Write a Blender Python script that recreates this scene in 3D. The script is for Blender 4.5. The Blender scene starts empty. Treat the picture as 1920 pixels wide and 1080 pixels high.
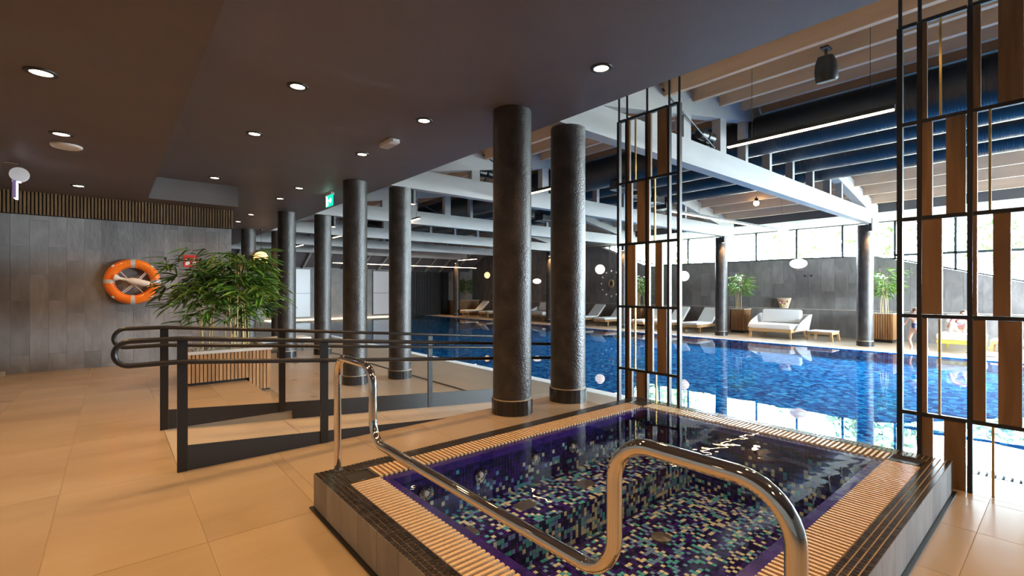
import bpy, bmesh, math, random
from mathutils import Vector, Matrix, Quaternion
R = math.radians
random.seed(7)
sc = bpy.context.scene
col = sc.collection

# ------------------------------------------------------------------ camera
cam_d = bpy.data.cameras.new('camera')
cam = bpy.data.objects.new('camera', cam_d); col.objects.link(cam)
cam_d.sensor_width = 36.0
cam_d.lens = 890.0 / 1920 * 36.0
cam_d.shift_y = 3.8 / 1920
cam_d.clip_start = 0.05; cam_d.clip_end = 400
cam.location = (0, 0, 1.25)
cam.rotation_euler = (R(90), 0, -math.atan((960 - 211.4) / 890.0))
sc.camera = cam
# ------------------------------------------------------------------ world, daylight, exposure
W = bpy.data.worlds.new('sky'); sc.world = W; W.use_nodes = True
bg = W.node_tree.nodes['Background']
bg.inputs[0].default_value = (0.74, 0.87, 1.0, 1); bg.inputs[1].default_value = 50.0

def portal(name, loc, rot, sx, sy):
    l = bpy.data.lights.new(name, 'AREA'); l.shape = 'RECTANGLE'; l.size = sx; l.size_y = sy
    l.cycles.is_portal = True
    o = bpy.data.objects.new(name, l); col.objects.link(o); o.location = loc; o.rotation_euler = rot
portal('window_portal', (19.12, 4.8, 2.2), (0, R(90), 0), 3.2, 21.5)
portal('end_portal', (15.6, -5.75, 1.5), (R(90), 0, 0), 7.2, 4.2)

vs = sc.view_settings
vs.view_transform = 'Standard'; vs.look = 'None'; vs.gamma = 1.0; vs.exposure = 0.95
vs.use_curve_mapping = False
sc.cycles.max_bounces = 9; sc.cycles.diffuse_bounces = 5; sc.cycles.glossy_bounces = 5
sc.cycles.transparent_max_bounces = 12
sc.cycles.caustics_reflective = False; sc.cycles.caustics_refractive = False
sc.cycles.sample_clamp_indirect = 5.0
sc.cycles.use_denoising = True
WARM = (1.0, 0.58, 0.25)

# ------------------------------------------------------------------ materials
MATS = {}
def _m(name):
    m = bpy.data.materials.new(name); m.use_nodes = True
    nt = m.node_tree; b = nt.nodes['Principled BSDF']
    MATS[name] = m
    return m, nt, b
def N(nt, t, **kw):
    n = nt.nodes.new(t)
    for k, v in kw.items():
        if k.startswith('_'): n.inputs[k[1:].replace('_', ' ')].default_value = v
        else: setattr(n, k, v)
    return n
def ramp(nt, stops):
    r = nt.nodes.new('ShaderNodeValToRGB'); e = r.color_ramp.elements
    while len(e) < len(stops): e.new(0.5)
    for i, (p, c) in enumerate(stops): e[i].position = p; e[i].color = (*c, 1)
    return r
def plain(name, c, rough=.5, metal=0, spec=.5, coat=0):
    m, nt, b = _m(name)
    b.inputs['Base Color'].default_value = (*c, 1); b.inputs['Roughness'].default_value = rough
    b.inputs['Metallic'].default_value = metal; b.inputs['Specular IOR Level'].default_value = spec
    b.inputs['Coat Weight'].default_value = coat
    n = N(nt, 'ShaderNodeTexNoise', _Scale=60.0, _Detail=3.0)
    g = N(nt, 'ShaderNodeNewGeometry')
    nt.links.new(g.outputs['Position'], n.inputs['Vector'])
    mr = N(nt, 'ShaderNodeMapRange'); mr.inputs['To Min'].default_value = max(0, rough - .04); mr.inputs['To Max'].default_value = min(1, rough + .04)
    nt.links.new(n.outputs['Fac'], mr.inputs['Value']); nt.links.new(mr.outputs[0], b.inputs['Roughness'])
    return m
def mottled(name, stops, scale=3.0, detail=8.0, rough=.5, bump=.15, stretch=(1, 1, 1), bscale=40.0, per_object=.0, spec=.5, distort=.4, rr=.0, bdist=.02):
    m, nt, b = _m(name); L = nt.links.new
    g = N(nt, 'ShaderNodeNewGeometry'); mp = N(nt, 'ShaderNodeMapping'); mp.inputs['Scale'].default_value = stretch
    L(g.outputs['Position'], mp.inputs['Vector'])
    oi = N(nt, 'ShaderNodeObjectInfo')
    vec = mp.outputs[0]
    if per_object:
        ad = N(nt, 'ShaderNodeVectorMath', operation='MULTIPLY_ADD'); ad.inputs[1].default_value = (1, 1, 1)
        cx = N(nt, 'ShaderNodeCombineXYZ'); ml = N(nt, 'ShaderNodeMath', operation='MULTIPLY'); ml.inputs[1].default_value = 37.0
        L(oi.outputs['Random'], ml.inputs[0])
        for i in range(3): L(ml.outputs[0], cx.inputs[i])
        L(mp.outputs[0], ad.inputs[0]); L(cx.outputs[0], ad.inputs[2]); vec = ad.outputs[0]
    n = N(nt, 'ShaderNodeTexNoise', _Scale=scale, _Detail=detail, _Distortion=distort)
    L(vec, n.inputs['Vector'])
    r = ramp(nt, stops); L(n.outputs['Fac'], r.inputs[0])
    out = r.outputs[0]
    if per_object:
        hs = N(nt, 'ShaderNodeHueSaturation'); mr = N(nt, 'ShaderNodeMapRange')
        mr.inputs['To Min'].default_value = 1 - per_object; mr.inputs['To Max'].default_value = 1 + per_object
        L(oi.outputs['Random'], mr.inputs['Value']); L(mr.outputs[0], hs.inputs['Value']); L(out, hs.inputs['Color']); out = hs.outputs[0]
    L(out, b.inputs['Base Color'])
    b.inputs['Roughness'].default_value = rough; b.inputs['Specular IOR Level'].default_value = spec
    n2 = N(nt, 'ShaderNodeTexNoise', _Scale=bscale, _Detail=6.0); L(vec, n2.inputs['Vector'])
    if rr:
        mr2 = N(nt, 'ShaderNodeMapRange'); mr2.inputs['To Min'].default_value = rough - rr; mr2.inputs['To Max'].default_value = rough + rr
        L(n.outputs['Fac'], mr2.inputs['Value']); L(mr2.outputs[0], b.inputs['Roughness'])
    bp = N(nt, 'ShaderNodeBump', _Strength=bump, _Distance=bdist); L(n2.outputs['Fac'], bp.inputs['Height']); L(bp.outputs[0], b.inputs['Normal'])
    return m
def wood(name, c1, c2, along='z', rough=.5, scale=9.0):
    st = {'x': (.12, 1, 1), 'y': (1, .12, 1), 'z': (1, 1, .12)}[along]
    return mottled(name, [(.3, c1), (.7, c2)], scale=scale, detail=6, rough=rough, bump=.1, stretch=st, bscale=40, per_object=.14, distort=1.2)
def emit(name, c, s):
    m, nt, b = _m(name)
    b.inputs['Base Color'].default_value = (*c, 1); b.inputs['Emission Color'].default_value = (*c, 1); b.inputs['Emission Strength'].default_value = s
    return m
def water(name, tint, ior=1.33, ripple=.02, scale=6.0, rough=.0):
    m, nt, b = _m(name); L = nt.links.new; nt.nodes.remove(b)
    out = nt.nodes['Material Output']
    g = N(nt, 'ShaderNodeNewGeometry')
    n = N(nt, 'ShaderNodeTexNoise', _Scale=scale, _Detail=2.0); L(g.outputs['Position'], n.inputs['Vector'])
    bp = N(nt, 'ShaderNodeBump', _Strength=ripple, _Distance=.05); L(n.outputs['Fac'], bp.inputs['Height'])
    f0 = ((ior-1)/(ior+1))**2
    dt = N(nt, 'ShaderNodeVectorMath', operation='DOT_PRODUCT'); L(bp.outputs[0], dt.inputs[0]); L(g.outputs['Incoming'], dt.inputs[1])
    ab = N(nt, 'ShaderNodeMath', operation='ABSOLUTE'); L(dt.outputs['Value'], ab.inputs[0])
    sb_ = N(nt, 'ShaderNodeMath', operation='SUBTRACT', use_clamp=True); sb_.inputs[0].default_value = 1.0; L(ab.outputs[0], sb_.inputs[1])
    pw_ = N(nt, 'ShaderNodeMath', operation='POWER'); L(sb_.outputs[0], pw_.inputs[0]); pw_.inputs[1].default_value = 5.0
    fr = N(nt, 'ShaderNodeMath', operation='MULTIPLY_ADD', use_clamp=True); L(pw_.outputs[0], fr.inputs[0]); fr.inputs[1].default_value = 1-f0; fr.inputs[2].default_value = f0
    tr = N(nt, 'ShaderNodeBsdfTransparent'); tr.inputs[0].default_value = (*tint, 1)
    gl = N(nt, 'ShaderNodeBsdfAnisotropic'); gl.inputs['Roughness'].default_value = rough; L(bp.outputs[0], gl.inputs['Normal'])
    mx = N(nt, 'ShaderNodeMixShader'); L(fr.outputs[0], mx.inputs[0]); L(tr.outputs[0], mx.inputs[1]); L(gl.outputs[0], mx.inputs[2])
    L(mx.outputs[0], out.inputs[0])
    return m

FLOOR = mottled('beige_stone', [(.22, (.315, .228, .148)), (.42, (.40, .302, .20)), (.6, (.43, .328, .222)), (.85, (.49, .385, .275))], scale=1.5, detail=12, rough=.19, bump=.06, stretch=(.45, 1.2, 1), bscale=14, per_object=.035, distort=.3, rr=.07)
FLOORW = mottled('pale_stone', [(.15, (.37, .29, .215)), (.5, (.43, .35, .265)), (.85, (.48, .40, .31))], scale=1.4, detail=8, rough=.3, bump=.05, bscale=14, per_object=.03, distort=.3, rr=.07)
GROUT = plain('grout', (.38, .30, .21), .8)
RAMPM = mottled('ramp_stone', [(.25, (.40, .33, .26)), (.75, (.54, .46, .37))], scale=1.4, detail=8, rough=.4, bump=.05, bscale=14)
SLATE = mottled('slate_tile', [(.2, (.145, .134, .132)), (.55, (.215, .20, .195)), (.85, (.29, .272, .265))], scale=3.5, detail=9, rough=.5, bump=.35, stretch=(1, 1, .5), bscale=16, per_object=.16, distort=.9)
SLATEJ = plain('slate_joint', (.22, .20, .185), .8)
CEIL = mottled('dark_plaster', [(.3, (.135, .115, .120)), (.7, (.150, .128, .133))], scale=2, rough=.55, bump=.05, bscale=60)
SOFF = mottled('brown_soffit_plaster', [(.3, (.108, .088, .083)), (.7, (.122, .100, .094))], scale=2, rough=.55, bump=.05, bscale=60)
SLAT = wood('slat_wood', (.25, .115, .042), (.39, .195, .075), 'z', .45, 14)
DSLAT = wood('dark_slat_wood', (.11, .060, .027), (.18, .102, .046), 'z', .45, 14)
BLACKW = plain('slat_backing', (.018, .014, .012), .7)
TEAK = wood('teak', (.42, .24, .10), (.62, .38, .18), 'y', .5, 12)
SCRW = wood('screen_wood', (.12, .062, .024), (.26, .145, .060), 'z', .38, 7)
BRASS = plain('brass', (.55, .36, .12), .25, 1.0)
BLKM = plain('black_metal', (.016, .014, .013), .38, 0.2)
DARKM = plain('dark_painted_steel', (.020, .018, .017), .5, .1)
CHROME = plain('polished_steel', (.78, .74, .68), .05, 1.0)
CHROME.node_tree.nodes['Principled BSDF'].inputs['Roughness'].default_value = .05
COLM = mottled('dark_concrete', [(.25, (.022, .017, .014)), (.5, (.045, .036, .030)), (.62, (.058, .047, .040)), (.82, (.10, .084, .075))], scale=7, detail=12, rough=.38, bump=.5, bscale=55, distort=.3, rr=.12, bdist=.012)
COLT = plain('black_glazed_tile', (.025, .023, .024), .18)
WHITEW = mottled('white_stained_timber', [(.3, (.39, .365, .345)), (.7, (.46, .435, .415))], scale=4, rough=.55, bump=.05, stretch=(.3, 1, 1), bscale=30)
PURL = mottled('pale_spruce', [(.3, (.58, .39, .26)), (.7, (.70, .50, .35))], scale=5, rough=.55, bump=.05, stretch=(1, .12, 1), bscale=30, per_object=.05)
DECK = plain('roof_deck', (.42, .38, .34), .7)
DUCT = plain('dark_duct', (.040, .036, .035), .30, .25)
def duct_ribs():
    nt = DUCT.node_tree; b = nt.nodes['Principled BSDF']
    g = N(nt, 'ShaderNodeNewGeometry'); w = N(nt, 'ShaderNodeTexWave', _Scale=9.0, bands_direction='Y')
    nt.links.new(g.outputs['Position'], w.inputs['Vector'])
    bp = N(nt, 'ShaderNodeBump', _Strength=.35, _Distance=.008); nt.links.new(w.outputs['Fac'], bp.inputs['Height']); nt.links.new(bp.outputs[0], b.inputs['Normal'])
duct_ribs()
EAVE = plain('dark_eave', (.075, .07, .072), .6)
CONC = mottled('grey_plaster', [(.3, (.20, .18, .165)), (.7, (.27, .245, .225))], scale=2.5, rough=.6, bump=.1)
FRAMEW = plain('window_frame_steel', (.045, .055, .065), .4, .3)
GLASS = water('window_glass', (.97, .99, .98), 1.4, 0, 1)
TUBW = water('tub_water', (.90, .93, .98), 1.33, .035, 5)
POOLW = water('pool_water', (.80, .94, .99), 1.33, .012, 2.2)
WHITE = plain('white_fabric', (.90, .89, .88), .8)
WOVEN = plain('white_weave', (.80, .81, .83), .7)
YELLOW = plain('yellow_cover', (.62, .48, .10), .7)
WPLAST = plain('white_plastic', (.78, .76, .74), .4)
LEAF = mottled('bamboo_leaf', [(.3, (.045, .115, .014)), (.6, (.11, .22, .022)), (.85, (.28, .36, .05))], scale=3.0, detail=3, rough=.42, bump=0, per_object=.35)
LEAF2 = mottled('pale_leaf', [(.3, (.10, .22, .03)), (.8, (.34, .48, .12))], scale=3.0, detail=3, rough=.45, bump=0)
CANE = mottled('bamboo_cane', [(.3, (.40, .26, .09)), (.7, (.60, .44, .20))], scale=12, rough=.45, bump=.05, stretch=(1, 1, .3))
PEB = plain('white_pebble', (.62, .58, .52), .6)
STONE = plain('planter_rim_stone', (.48, .42, .36), .5)
ORANGE = plain('buoy_orange', (.95, .20, .015), .28, 0, .5, .3)
REFL = plain('reflective_tape', (.55, .52, .50), .35)
ROPE = plain('white_rope', (.80, .74, .68), .6)
REDP = plain('fire_sign_red', (.65, .04, .03), .4)
SKIN = plain('skin', (.62, .38, .28), .5)
NAVY = plain('navy_swimwear', (.05, .05, .10), .6)
PINK = plain('pink_fabric', (.85, .35, .42), .6)
GREENP = plain('green_rubber', (.15, .55, .12), .5)
HAIR = plain('brown_hair', (.10, .055, .03), .6)
GLOW = emit('lamp_glow', (1.0, .74, .46), 9)
STRIP = emit('strip_glow', (1.0, .66, .38), 14)
BULB = emit('bulb_glow', (1.0, .72, .40), 18)
SIGNG = emit('sign_green', (.0, .42, .20), 1.6)
SIGNW = emit('sign_white', (.85, 1.0, .95), 2.2)
LILAC = emit('sign_lilac', (.86, .80, 1.0), 3.0)
GLOBEW = plain('rice_paper_globe', (.85, .78, .68), .7)
PANELM = plain('satin_panel', (.52, .47, .46), .3)

# ------------------------------------------------------------------ mesh helpers
class MB:
    def __init__(s): s.v = []; s.f = []
    def add(s, vs, fs):
        o = len(s.v); s.v += [tuple(p) for p in vs]; s.f += [tuple(i + o for i in f) for f in fs]; return s
    def box(s, x0, x1, y0, y1, z0, z1):
        return s.add([(x0,y0,z0),(x1,y0,z0),(x1,y1,z0),(x0,y1,z0),(x0,y0,z1),(x1,y0,z1),(x1,y1,z1),(x0,y1,z1)],
                     [(3,2,1,0),(4,5,6,7),(0,1,5,4),(1,2,6,5),(2,3,7,6),(3,0,4,7)])
    def bar(s, p, q, w, h, up=(0,0,1)):
        p = Vector(p); q = Vector(q); d = (q - p).normalized(); u = Vector(up); sd = d.cross(u)
        if sd.length < 1e-4: sd = d.cross(Vector((1,0,0)))
        sd.normalize(); u = sd.cross(d).normalized(); a = sd * w / 2; b = u * h / 2
        return s.add([p-a-b,p+a-b,p+a+b,p-a+b,q-a-b,q+a-b,q+a+b,q-a+b],
                     [(0,1,2,3),(7,6,5,4),(0,4,5,1),(1,5,6,2),(2,6,7,3),(3,7,4,0)])
    def prism(s, pts, off):
        n = len(pts); o = Vector(off); a = [Vector(p) for p in pts]
        return s.add(a + [p + o for p in a], [tuple(range(n - 1, -1, -1)), tuple(range(n, 2*n))] + [(i, (i+1) % n, n + (i+1) % n, n + i) for i in range(n)])
    def tube(s, pts, r, n=10, closed=False, caps=True):
        pts = [Vector(p) for p in pts]; m = len(pts); rs = r if isinstance(r, (list, tuple)) else [r] * m
        tan = []
        for i in range(m):
            if closed: t = pts[(i+1) % m] - pts[i-1]
            else: t = pts[min(i+1, m-1)] - pts[max(i-1, 0)]
            tan.append(t.normalized())
        ref = Vector((0,0,1)) if abs(tan[0].z) < .9 else Vector((1,0,0))
        nn = tan[0].cross(ref).normalized(); vs = []
        for i in range(m):
            if i: nn = (nn - tan[i] * nn.dot(tan[i])).normalized()
            bb = tan[i].cross(nn)
            for k in range(n):
                a = 2 * math.pi * k / n; vs.append(pts[i] + (nn * math.cos(a) + bb * math.sin(a)) * rs[i])
        fs = []
        for i in range(m if closed else m - 1):
            j = (i + 1) % m
            for k in range(n): fs.append((i*n+k, i*n+(k+1) % n, j*n+(k+1) % n, j*n+k))
        if caps and not closed: fs += [tuple(range(n-1, -1, -1)), tuple((m-1)*n + k for k in range(n))]
        return s.add(vs, fs)
    def lathe(s, prof, c=(0,0,0), n=24, axis='z', caps=True):
        cx, cy, cz = c; vs = []
        for r, z in prof:
            for k in range(n):
                a = 2*math.pi*k/n; x, y = r*math.cos(a), r*math.sin(a)
                vs.append({'z': (cx+x, cy+y, cz+z), 'y': (cx+x, cy+z, cz-y), 'x': (cx+z, cy+x, cz+y)}[axis])
        m = len(prof); fs = []
        for i in range(m-1):
            for k in range(n): fs.append((i*n+k, i*n+(k+1) % n, (i+1)*n+(k+1) % n, (i+1)*n+k))
        if caps:
            if prof[0][0] > 1e-5: fs.append(tuple(range(n-1, -1, -1)))
            if prof[-1][0] > 1e-5: fs.append(tuple((m-1)*n+k for k in range(n)))
        return s.add(vs, fs)
    def ball(s, c, r, sz=1.0, n=20, m=12):
        return s.lathe([(max(r*math.sin(math.pi*i/m), 1e-6), -r*sz*math.cos(math.pi*i/m)) for i in range(m+1)], c, n, 'z', False)
    def mesh(s, name, mat, smooth=False):
        me = bpy.data.meshes.new(name); me.from_pydata(s.v, [], s.f)
        if mat: me.materials.append(mat)
        if smooth:
            me.polygons.foreach_set('use_smooth', [True]*len(me.polygons))
            try: me.set_sharp_from_angle(angle=R(40))
            except Exception: pass
        me.update(); return me
    def build(s, name, mat, parent=None, smooth=False, bev=0, local=False):
        if parent is not None and not local:
            o = ORG[parent.name]; s.v = [(x-o[0], y-o[1], z-o[2]) for x, y, z in s.v]
        return place(name, s.mesh(name, mat, smooth), parent, bev=bev)
ORG = {}
def place(name, me, parent=None, loc=(0,0,0), rot=None, bev=0, mat4=None):
    ob = bpy.data.objects.new(name, me); col.objects.link(ob)
    if parent is not None:
        ob.parent = parent; ORG[ob.name] = ORG[parent.name]
    else: ORG[ob.name] = (0,0,0)
    if mat4 is not None: ob.matrix_local = mat4
    else:
        ob.location = loc
        if rot: ob.rotation_euler = rot
    if bev:
        md = ob.modifiers.new('bevel', 'BEVEL'); md.width = bev; md.segments = 3; md.limit_method = 'ANGLE'
    return ob
def tag(o, label=None, cat=None, group=None, kind=None):
    if label: o['label'] = label
    if cat: o['category'] = cat
    if group: o['group'] = group
    if kind: o['kind'] = kind
    return o
def thing(name, loc, label, cat, group=None, rz=0, kind=None):
    e = bpy.data.objects.new(name, None); col.objects.link(e); e.location = loc; e.rotation_euler = (0,0,rz)
    e.empty_display_size = .1
    ORG[e.name] = tuple(loc); return tag(e, label, cat, group, kind)
def structure(name, mb, mat, label=None, smooth=False):
    o = mb.build(name, mat, None, smooth); o['kind'] = 'structure'
    if label: o['label'] = label
    return o
CACHE = {}
def shared(key, fn):
    if key not in CACHE: CACHE[key] = fn()
    return CACHE[key]
def boxmesh(dx, dy, dz, mat, name='piece'):
    k = (round(dx,4), round(dy,4), round(dz,4), mat.name)
    return shared(k, lambda: MB().box(0, dx, 0, dy, 0, dz).mesh(name, mat))
def piece(name, parent, x0, x1, y0, y1, z0, z1, mat):
    o = ORG[parent.name]
    return place(name, boxmesh(x1-x0, y1-y0, z1-z0, mat, name), parent, (x0-o[0], y0-o[1], z0-o[2]))
def copy_tree(o, parent=None):
    c = o.copy(); col.objects.link(c); c.parent = parent
    for ch in list(o.children): copy_tree(ch, c)
    return c
def arc(c, r, a0, a1, n, e1, e2):
    c = Vector(c); e1 = Vector(e1); e2 = Vector(e2)
    return [c + e1*(r*math.cos(a0+(a1-a0)*i/n)) + e2*(r*math.sin(a0+(a1-a0)*i/n)) for i in range(n+1)]
def fillet(pts, r, n=6):
    pts = [Vector(p) for p in pts]; out = [pts[0]]
    for i in range(1, len(pts)-1):
        a, b, c = pts[i-1], pts[i], pts[i+1]; d1 = (a-b).normalized(); d2 = (c-b).normalized()
        ang = d1.angle(d2); t = r / math.tan(ang/2)
        p = b + d1*t; q = b + d2*t; cen = b + (d1+d2).normalized() * (r/math.sin(ang/2))
        u = (p-cen).normalized(); w = (q-cen).normalized(); tot = u.angle(w); ax = u.cross(w).normalized()
        for k in range(n+1): out.append(cen + Quaternion(ax, tot*k/n) @ u * r)
    return out + [pts[-1]]
def spot(parent_loc, target, power, ang, blend=.6, colr=WARM, size=.05, name='lamp_light', parent=None):
    l = bpy.data.lights.new(name, 'SPOT'); l.energy = power; l.spot_size = R(ang); l.spot_blend = blend; l.color = colr; l.shadow_soft_size = size
    o = bpy.data.objects.new(name, l); col.objects.link(o)
    d = Vector(target) - Vector(parent_loc); o.rotation_euler = d.to_track_quat('-Z', 'Y').to_euler()
    if parent is not None:
        g = ORG[parent.name]; o.parent = parent; o.location = (parent_loc[0]-g[0], parent_loc[1]-g[1], parent_loc[2]-g[2])
    else: o.location = parent_loc
    return o
def point(loc, power, colr, size, parent):
    l = bpy.data.lights.new('lamp_light', 'POINT'); l.energy = power; l.color = colr; l.shadow_soft_size = size
    o = bpy.data.objects.new('lamp_light', l); col.objects.link(o); g = ORG[parent.name]; o.parent = parent
    o.location = (loc[0]-g[0], loc[1]-g[1], loc[2]-g[2])

LOW = -.33          # lower floor level
# ================================================================== FLOORS
def tiles(parent, x0, x1, y0, y1, ztop, mat, ox, oy, px=.61, py=1.22, gap=.003, th=.02):
    i = math.floor((x0-ox)/px)
    while ox + i*px < x1 - .02:
        a = max(x0, ox+i*px); b = min(x1, ox+(i+1)*px); j = math.floor((y0-oy)/py)
        while oy + j*py < y1 - .02:
            c = max(y0, oy+j*py); d = min(y1, oy+(j+1)*py)
            if b-a > .03 and d-c > .03: piece('tile', parent, a+gap/2, b-gap/2, c+gap/2, d-gap/2, ztop-th, ztop, mat)
            j += 1
        i += 1
T = .02
fu = structure('floor_upper', MB().box(-3.4, .9, -5.5, 3.99, LOW-.2, -.003).box(3.93, 4.08, -5.5, 3.99, LOW-.2, -.003).box(.9, 3.93, -5.5, .51, LOW-.2, -.003).box(.9, 3.93, 2.79, 3.99, LOW-.2, -.003).box(-3.4, .35, 3.99, 5.26, LOW-.2, -.003).box(-3.4, 1.43, 5.26, 10.45, LOW-.2, -.003), GROUT, 'upper floor of large beige stone tiles')
FX = .36 - 10*.61
for x0_, x1_, y0_, y1_ in ((-3.4, .9, -5.5, 3.99), (3.93, 4.08, -5.5, 3.99), (.9, 3.93, -5.5, .51), (.9, 3.93, 2.79, 3.99)):
    tiles(fu, x0_, x1_, y0_, y1_, 0, FLOOR, FX, 3.99-8*1.22)
tiles(fu, -3.4, .35, 3.99, 5.26, 0, FLOOR, FX, 3.99)
tiles(fu, -3.4, 1.43, 5.26, 10.45, 0, FLOOR, FX, 3.99)
fl = structure('floor_lower', MB().box(4.08, 5.66, -5.5, 5.26, LOW-.2, LOW-.003).box(1.43, 5.66, 5.26, 10.45, LOW-.2, LOW-.003).box(-3.4, 5.66, 10.45, 26.6, LOW-.2, LOW-.003), GROUT, 'lower poolside floor of beige stone tiles')
tiles(fl, 4.08, 5.66, -5.5, 3.99, LOW, FLOORW, 4.08, -5.5)
tiles(fl, 4.30, 5.66, 3.99, 5.26, LOW, FLOORW, 4.08, 3.99)
tiles(fl, 1.74, 5.66, 5.26, 26.6, LOW, FLOORW, 1.74, 5.26)
tiles(fl, -3.4, 1.74, 10.5, 26.6, LOW, FLOORW, 1.74, 5.26)
st = structure('floor_step', MB().box(1.43, 1.735, 5.27, 10.2, LOW, -.168), GROUT, 'single step down from the upper landing')
for j in range(4): piece('tile', st, 1.432, 1.737, 5.27+j*1.22, min(5.27+(j+1)*1.22-.004, 10.2), -.185, -.165, FLOOR)
rp = structure('floor_ramp', MB().prism([(.352, 4.0, -.02), (4.30, 4.0, LOW-.02), (4.30, 4.0, LOW-.15), (.352, 4.0, LOW-.15)], (0, 1.245, 0)), GROUT, 'gentle stone ramp between two black railings')
for i in range(4):
    x0 = .352 + i*.99; x1 = x0 + .985; z = lambda x: -(x-.352)*(.33/3.948)
    o = MB().prism([(x0, 4.0, z(x0)), (x1, 4.0, z(x1)), (x1, 4.0, z(x1)-.02), (x0, 4.0, z(x0)-.02)], (0, 1.243, 0)).build('tile', RAMPM, rp)
rampz = lambda x: max(LOW, -(max(x, .352)-.352)*(.33/3.948))
# drain slot line in lower floor
dr = thing('floor_drain', (4.235, 9, LOW), 'narrow metal drain channel set in the lower floor beside the columns', 'drain')
MB().box(4.21, 4.26, 5.5, 14, LOW, LOW+.003).build('channel', DARKM, dr)
MB().box(4.205, 4.211, 5.5, 14, LOW, LOW+.004).box(4.259, 4.265, 5.5, 14, LOW, LOW+.004).build('edge_strip', CHROME, dr)
fp = structure('floor_poolside', MB().box(15.05, 18.6, -5.5, 26.6, LOW-.2, LOW-.003), GROUT, 'pale deck along the far side of the pool')
tiles(fp, 15.05, 18.6, -5.5, 26.6, LOW, FLOORW, 15.05, -5.5, .61, 1.22)

# ================================================================== POOL
def pool_mosaic():
    m, nt, b = _m('pool_mosaic'); L = nt.links.new
    g = N(nt, 'ShaderNodeNewGeometry'); v = N(nt, 'ShaderNodeTexVoronoi', _Scale=13.0); v.distance = 'CHEBYCHEV'
    v.inputs['Randomness'].default_value = .25
    L(g.outputs['Position'], v.inputs['Vector'])
    sx = N(nt, 'ShaderNodeSeparateColor'); L(v.outputs['Color'], sx.inputs[0])
    r = ramp(nt, [(0, (.001, .045, .20)), (.35, (.004, .13, .42)), (.7, (.012, .29, .66)), (1, (.12, .52, .86))]); L(sx.outputs[0], r.inputs[0])
    L(r.outputs[0], b.inputs['Base Color']); b.inputs['Roughness'].default_value = .9; b.inputs['Specular IOR Level'].default_value = .0
    return m
PMOS = pool_mosaic()
pool = structure('pool_basin', MB().box(5.9, 15.0, -5.5, 26.6, -.75, -.58).box(5.88, 5.94, -5.5, 26.6, -.58, LOW-.03).box(14.97, 15.05, -5.5, 26.6, -.58, LOW).box(5.9, 15.0, -5.6, -5.5, -.58, LOW).box(5.9, 15.0, 26.6, 26.7, -.58, LOW), PMOS, 'blue mosaic basin of the long swimming pool')
pw = MB().add([(5.78,-5.5,-.345),(14.99,-5.5,-.345),(14.99,26.6,-.345),(5.78,26.6,-.345)], [(0,1,2,3)]).build('pool_water', POOLW)
tag(pw, 'calm blue water of the long swimming pool behind the columns', 'water', kind='stuff')
gt = thing('overflow_grate', (5.78, 0, LOW), 'white slatted overflow grate along the near edge of the swimming pool', 'grate')
MB().box(5.67, 5.89, -5.5, 26.6, LOW-.12, LOW-.06).build('channel', BLKM, gt)
rest = MB(); n = 0
for k in range(560):
    y = -1.2 + k*.05
    if y > 26.5: break
    if n < 300: piece('slat', gt, 5.67, 5.88, y, y+.034, LOW-.03, LOW+.002, WPLAST); n += 1
    else: rest.box(5.67, 5.88, y, y+.034, LOW-.03, LOW+.002)
tag(rest.build('far_slats', WPLAST, gt), kind='stuff')
structure('trim_1', MB().box(14.98, 15.06, -5.5, 26.6, LOW-.02, LOW+.004), plain('pool_edge_tile', (.45, .50, .58), .4), 'pale edge strip on the far side of the pool')

# ================================================================== CEILINGS AND WALLS
structure('ceiling', MB().box(-3.4, 3.71, -5.5, 26.6, 3.08, 3.5), CEIL, 'flat dark brown plaster ceiling over the walkway')
structure('ceiling_soffit', MB().box(-3.4, .436, -5.5, 10.14, 2.72, 3.08).box(.436, 1.70, 9.55, 10.14, 2.72, 3.08), SOFF, 'lowered dark soffit on the left')
wl = structure('wall_left', MB().box(-3.4, 1.70, 10.19, 10.45, 0, 3.08), SLATEJ, 'grey slate tiled wall behind the lifebuoy')
rnd = random.Random(3)
for i in range(26):
    x0 = 1.70 - (i+1)*.2045; x1 = x0 + .2025
    if x0 < -3.4: break
    z = -rnd.choice([.15, .35, .55, .75]); h = .82
    while z < 2.384:
        a = max(0.001, z); b = min(2.384, z+h-.003)
        if b-a > .04: piece('slate_tile', wl, x0, x1, 10.172 - rnd.random()*.004, 10.195, a, b, SLATE)
        z += h
ends = MB()
sb = thing('slat_band', (0, 10.1, 2.385), 'band of dark brown vertical wooden slats above the grey slate wall', 'slat panel')
MB().box(-3.39, 1.70, 10.10, 10.165, 2.386, 2.72).build('backing', BLACKW, sb)
i = 0
x = 1.70
while x > -3.4:
    piece('slat', sb, x-.026, x, 10.045, 10.10, 2.386, 2.72, DSLAT); x -= .042
structure('trim_2', MB().box(-3.4, -1.21, 9.97, 10.17, 0, .05), STONE, 'low stone plinth at the far left of the slate wall')
structure('wall_west', MB().box(-3.6, -3.4, -5.5, 26.6, LOW, 3.5), CONC, 'grey plaster wall out at the left')
structure('wall_near', MB().box(-3.6, 12.0, -5.7, -5.5, LOW, 3.6), CONC, 'grey plaster wall behind the walkway')
wf = structure('wall_far', MB().box(-3.6, 19.3, 26.6, 26.8, -1.5, 4.9), CONC, 'grey plaster wall at the far end of the pool')
structure('trim_3', MB().box(5.9, 14.0, 26.45, 26.6, LOW-.02, LOW+.03), emit('cove_glow', (1.0, .72, .42), 1.2), 'thin glowing cove light along the foot of the far wall')

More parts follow.
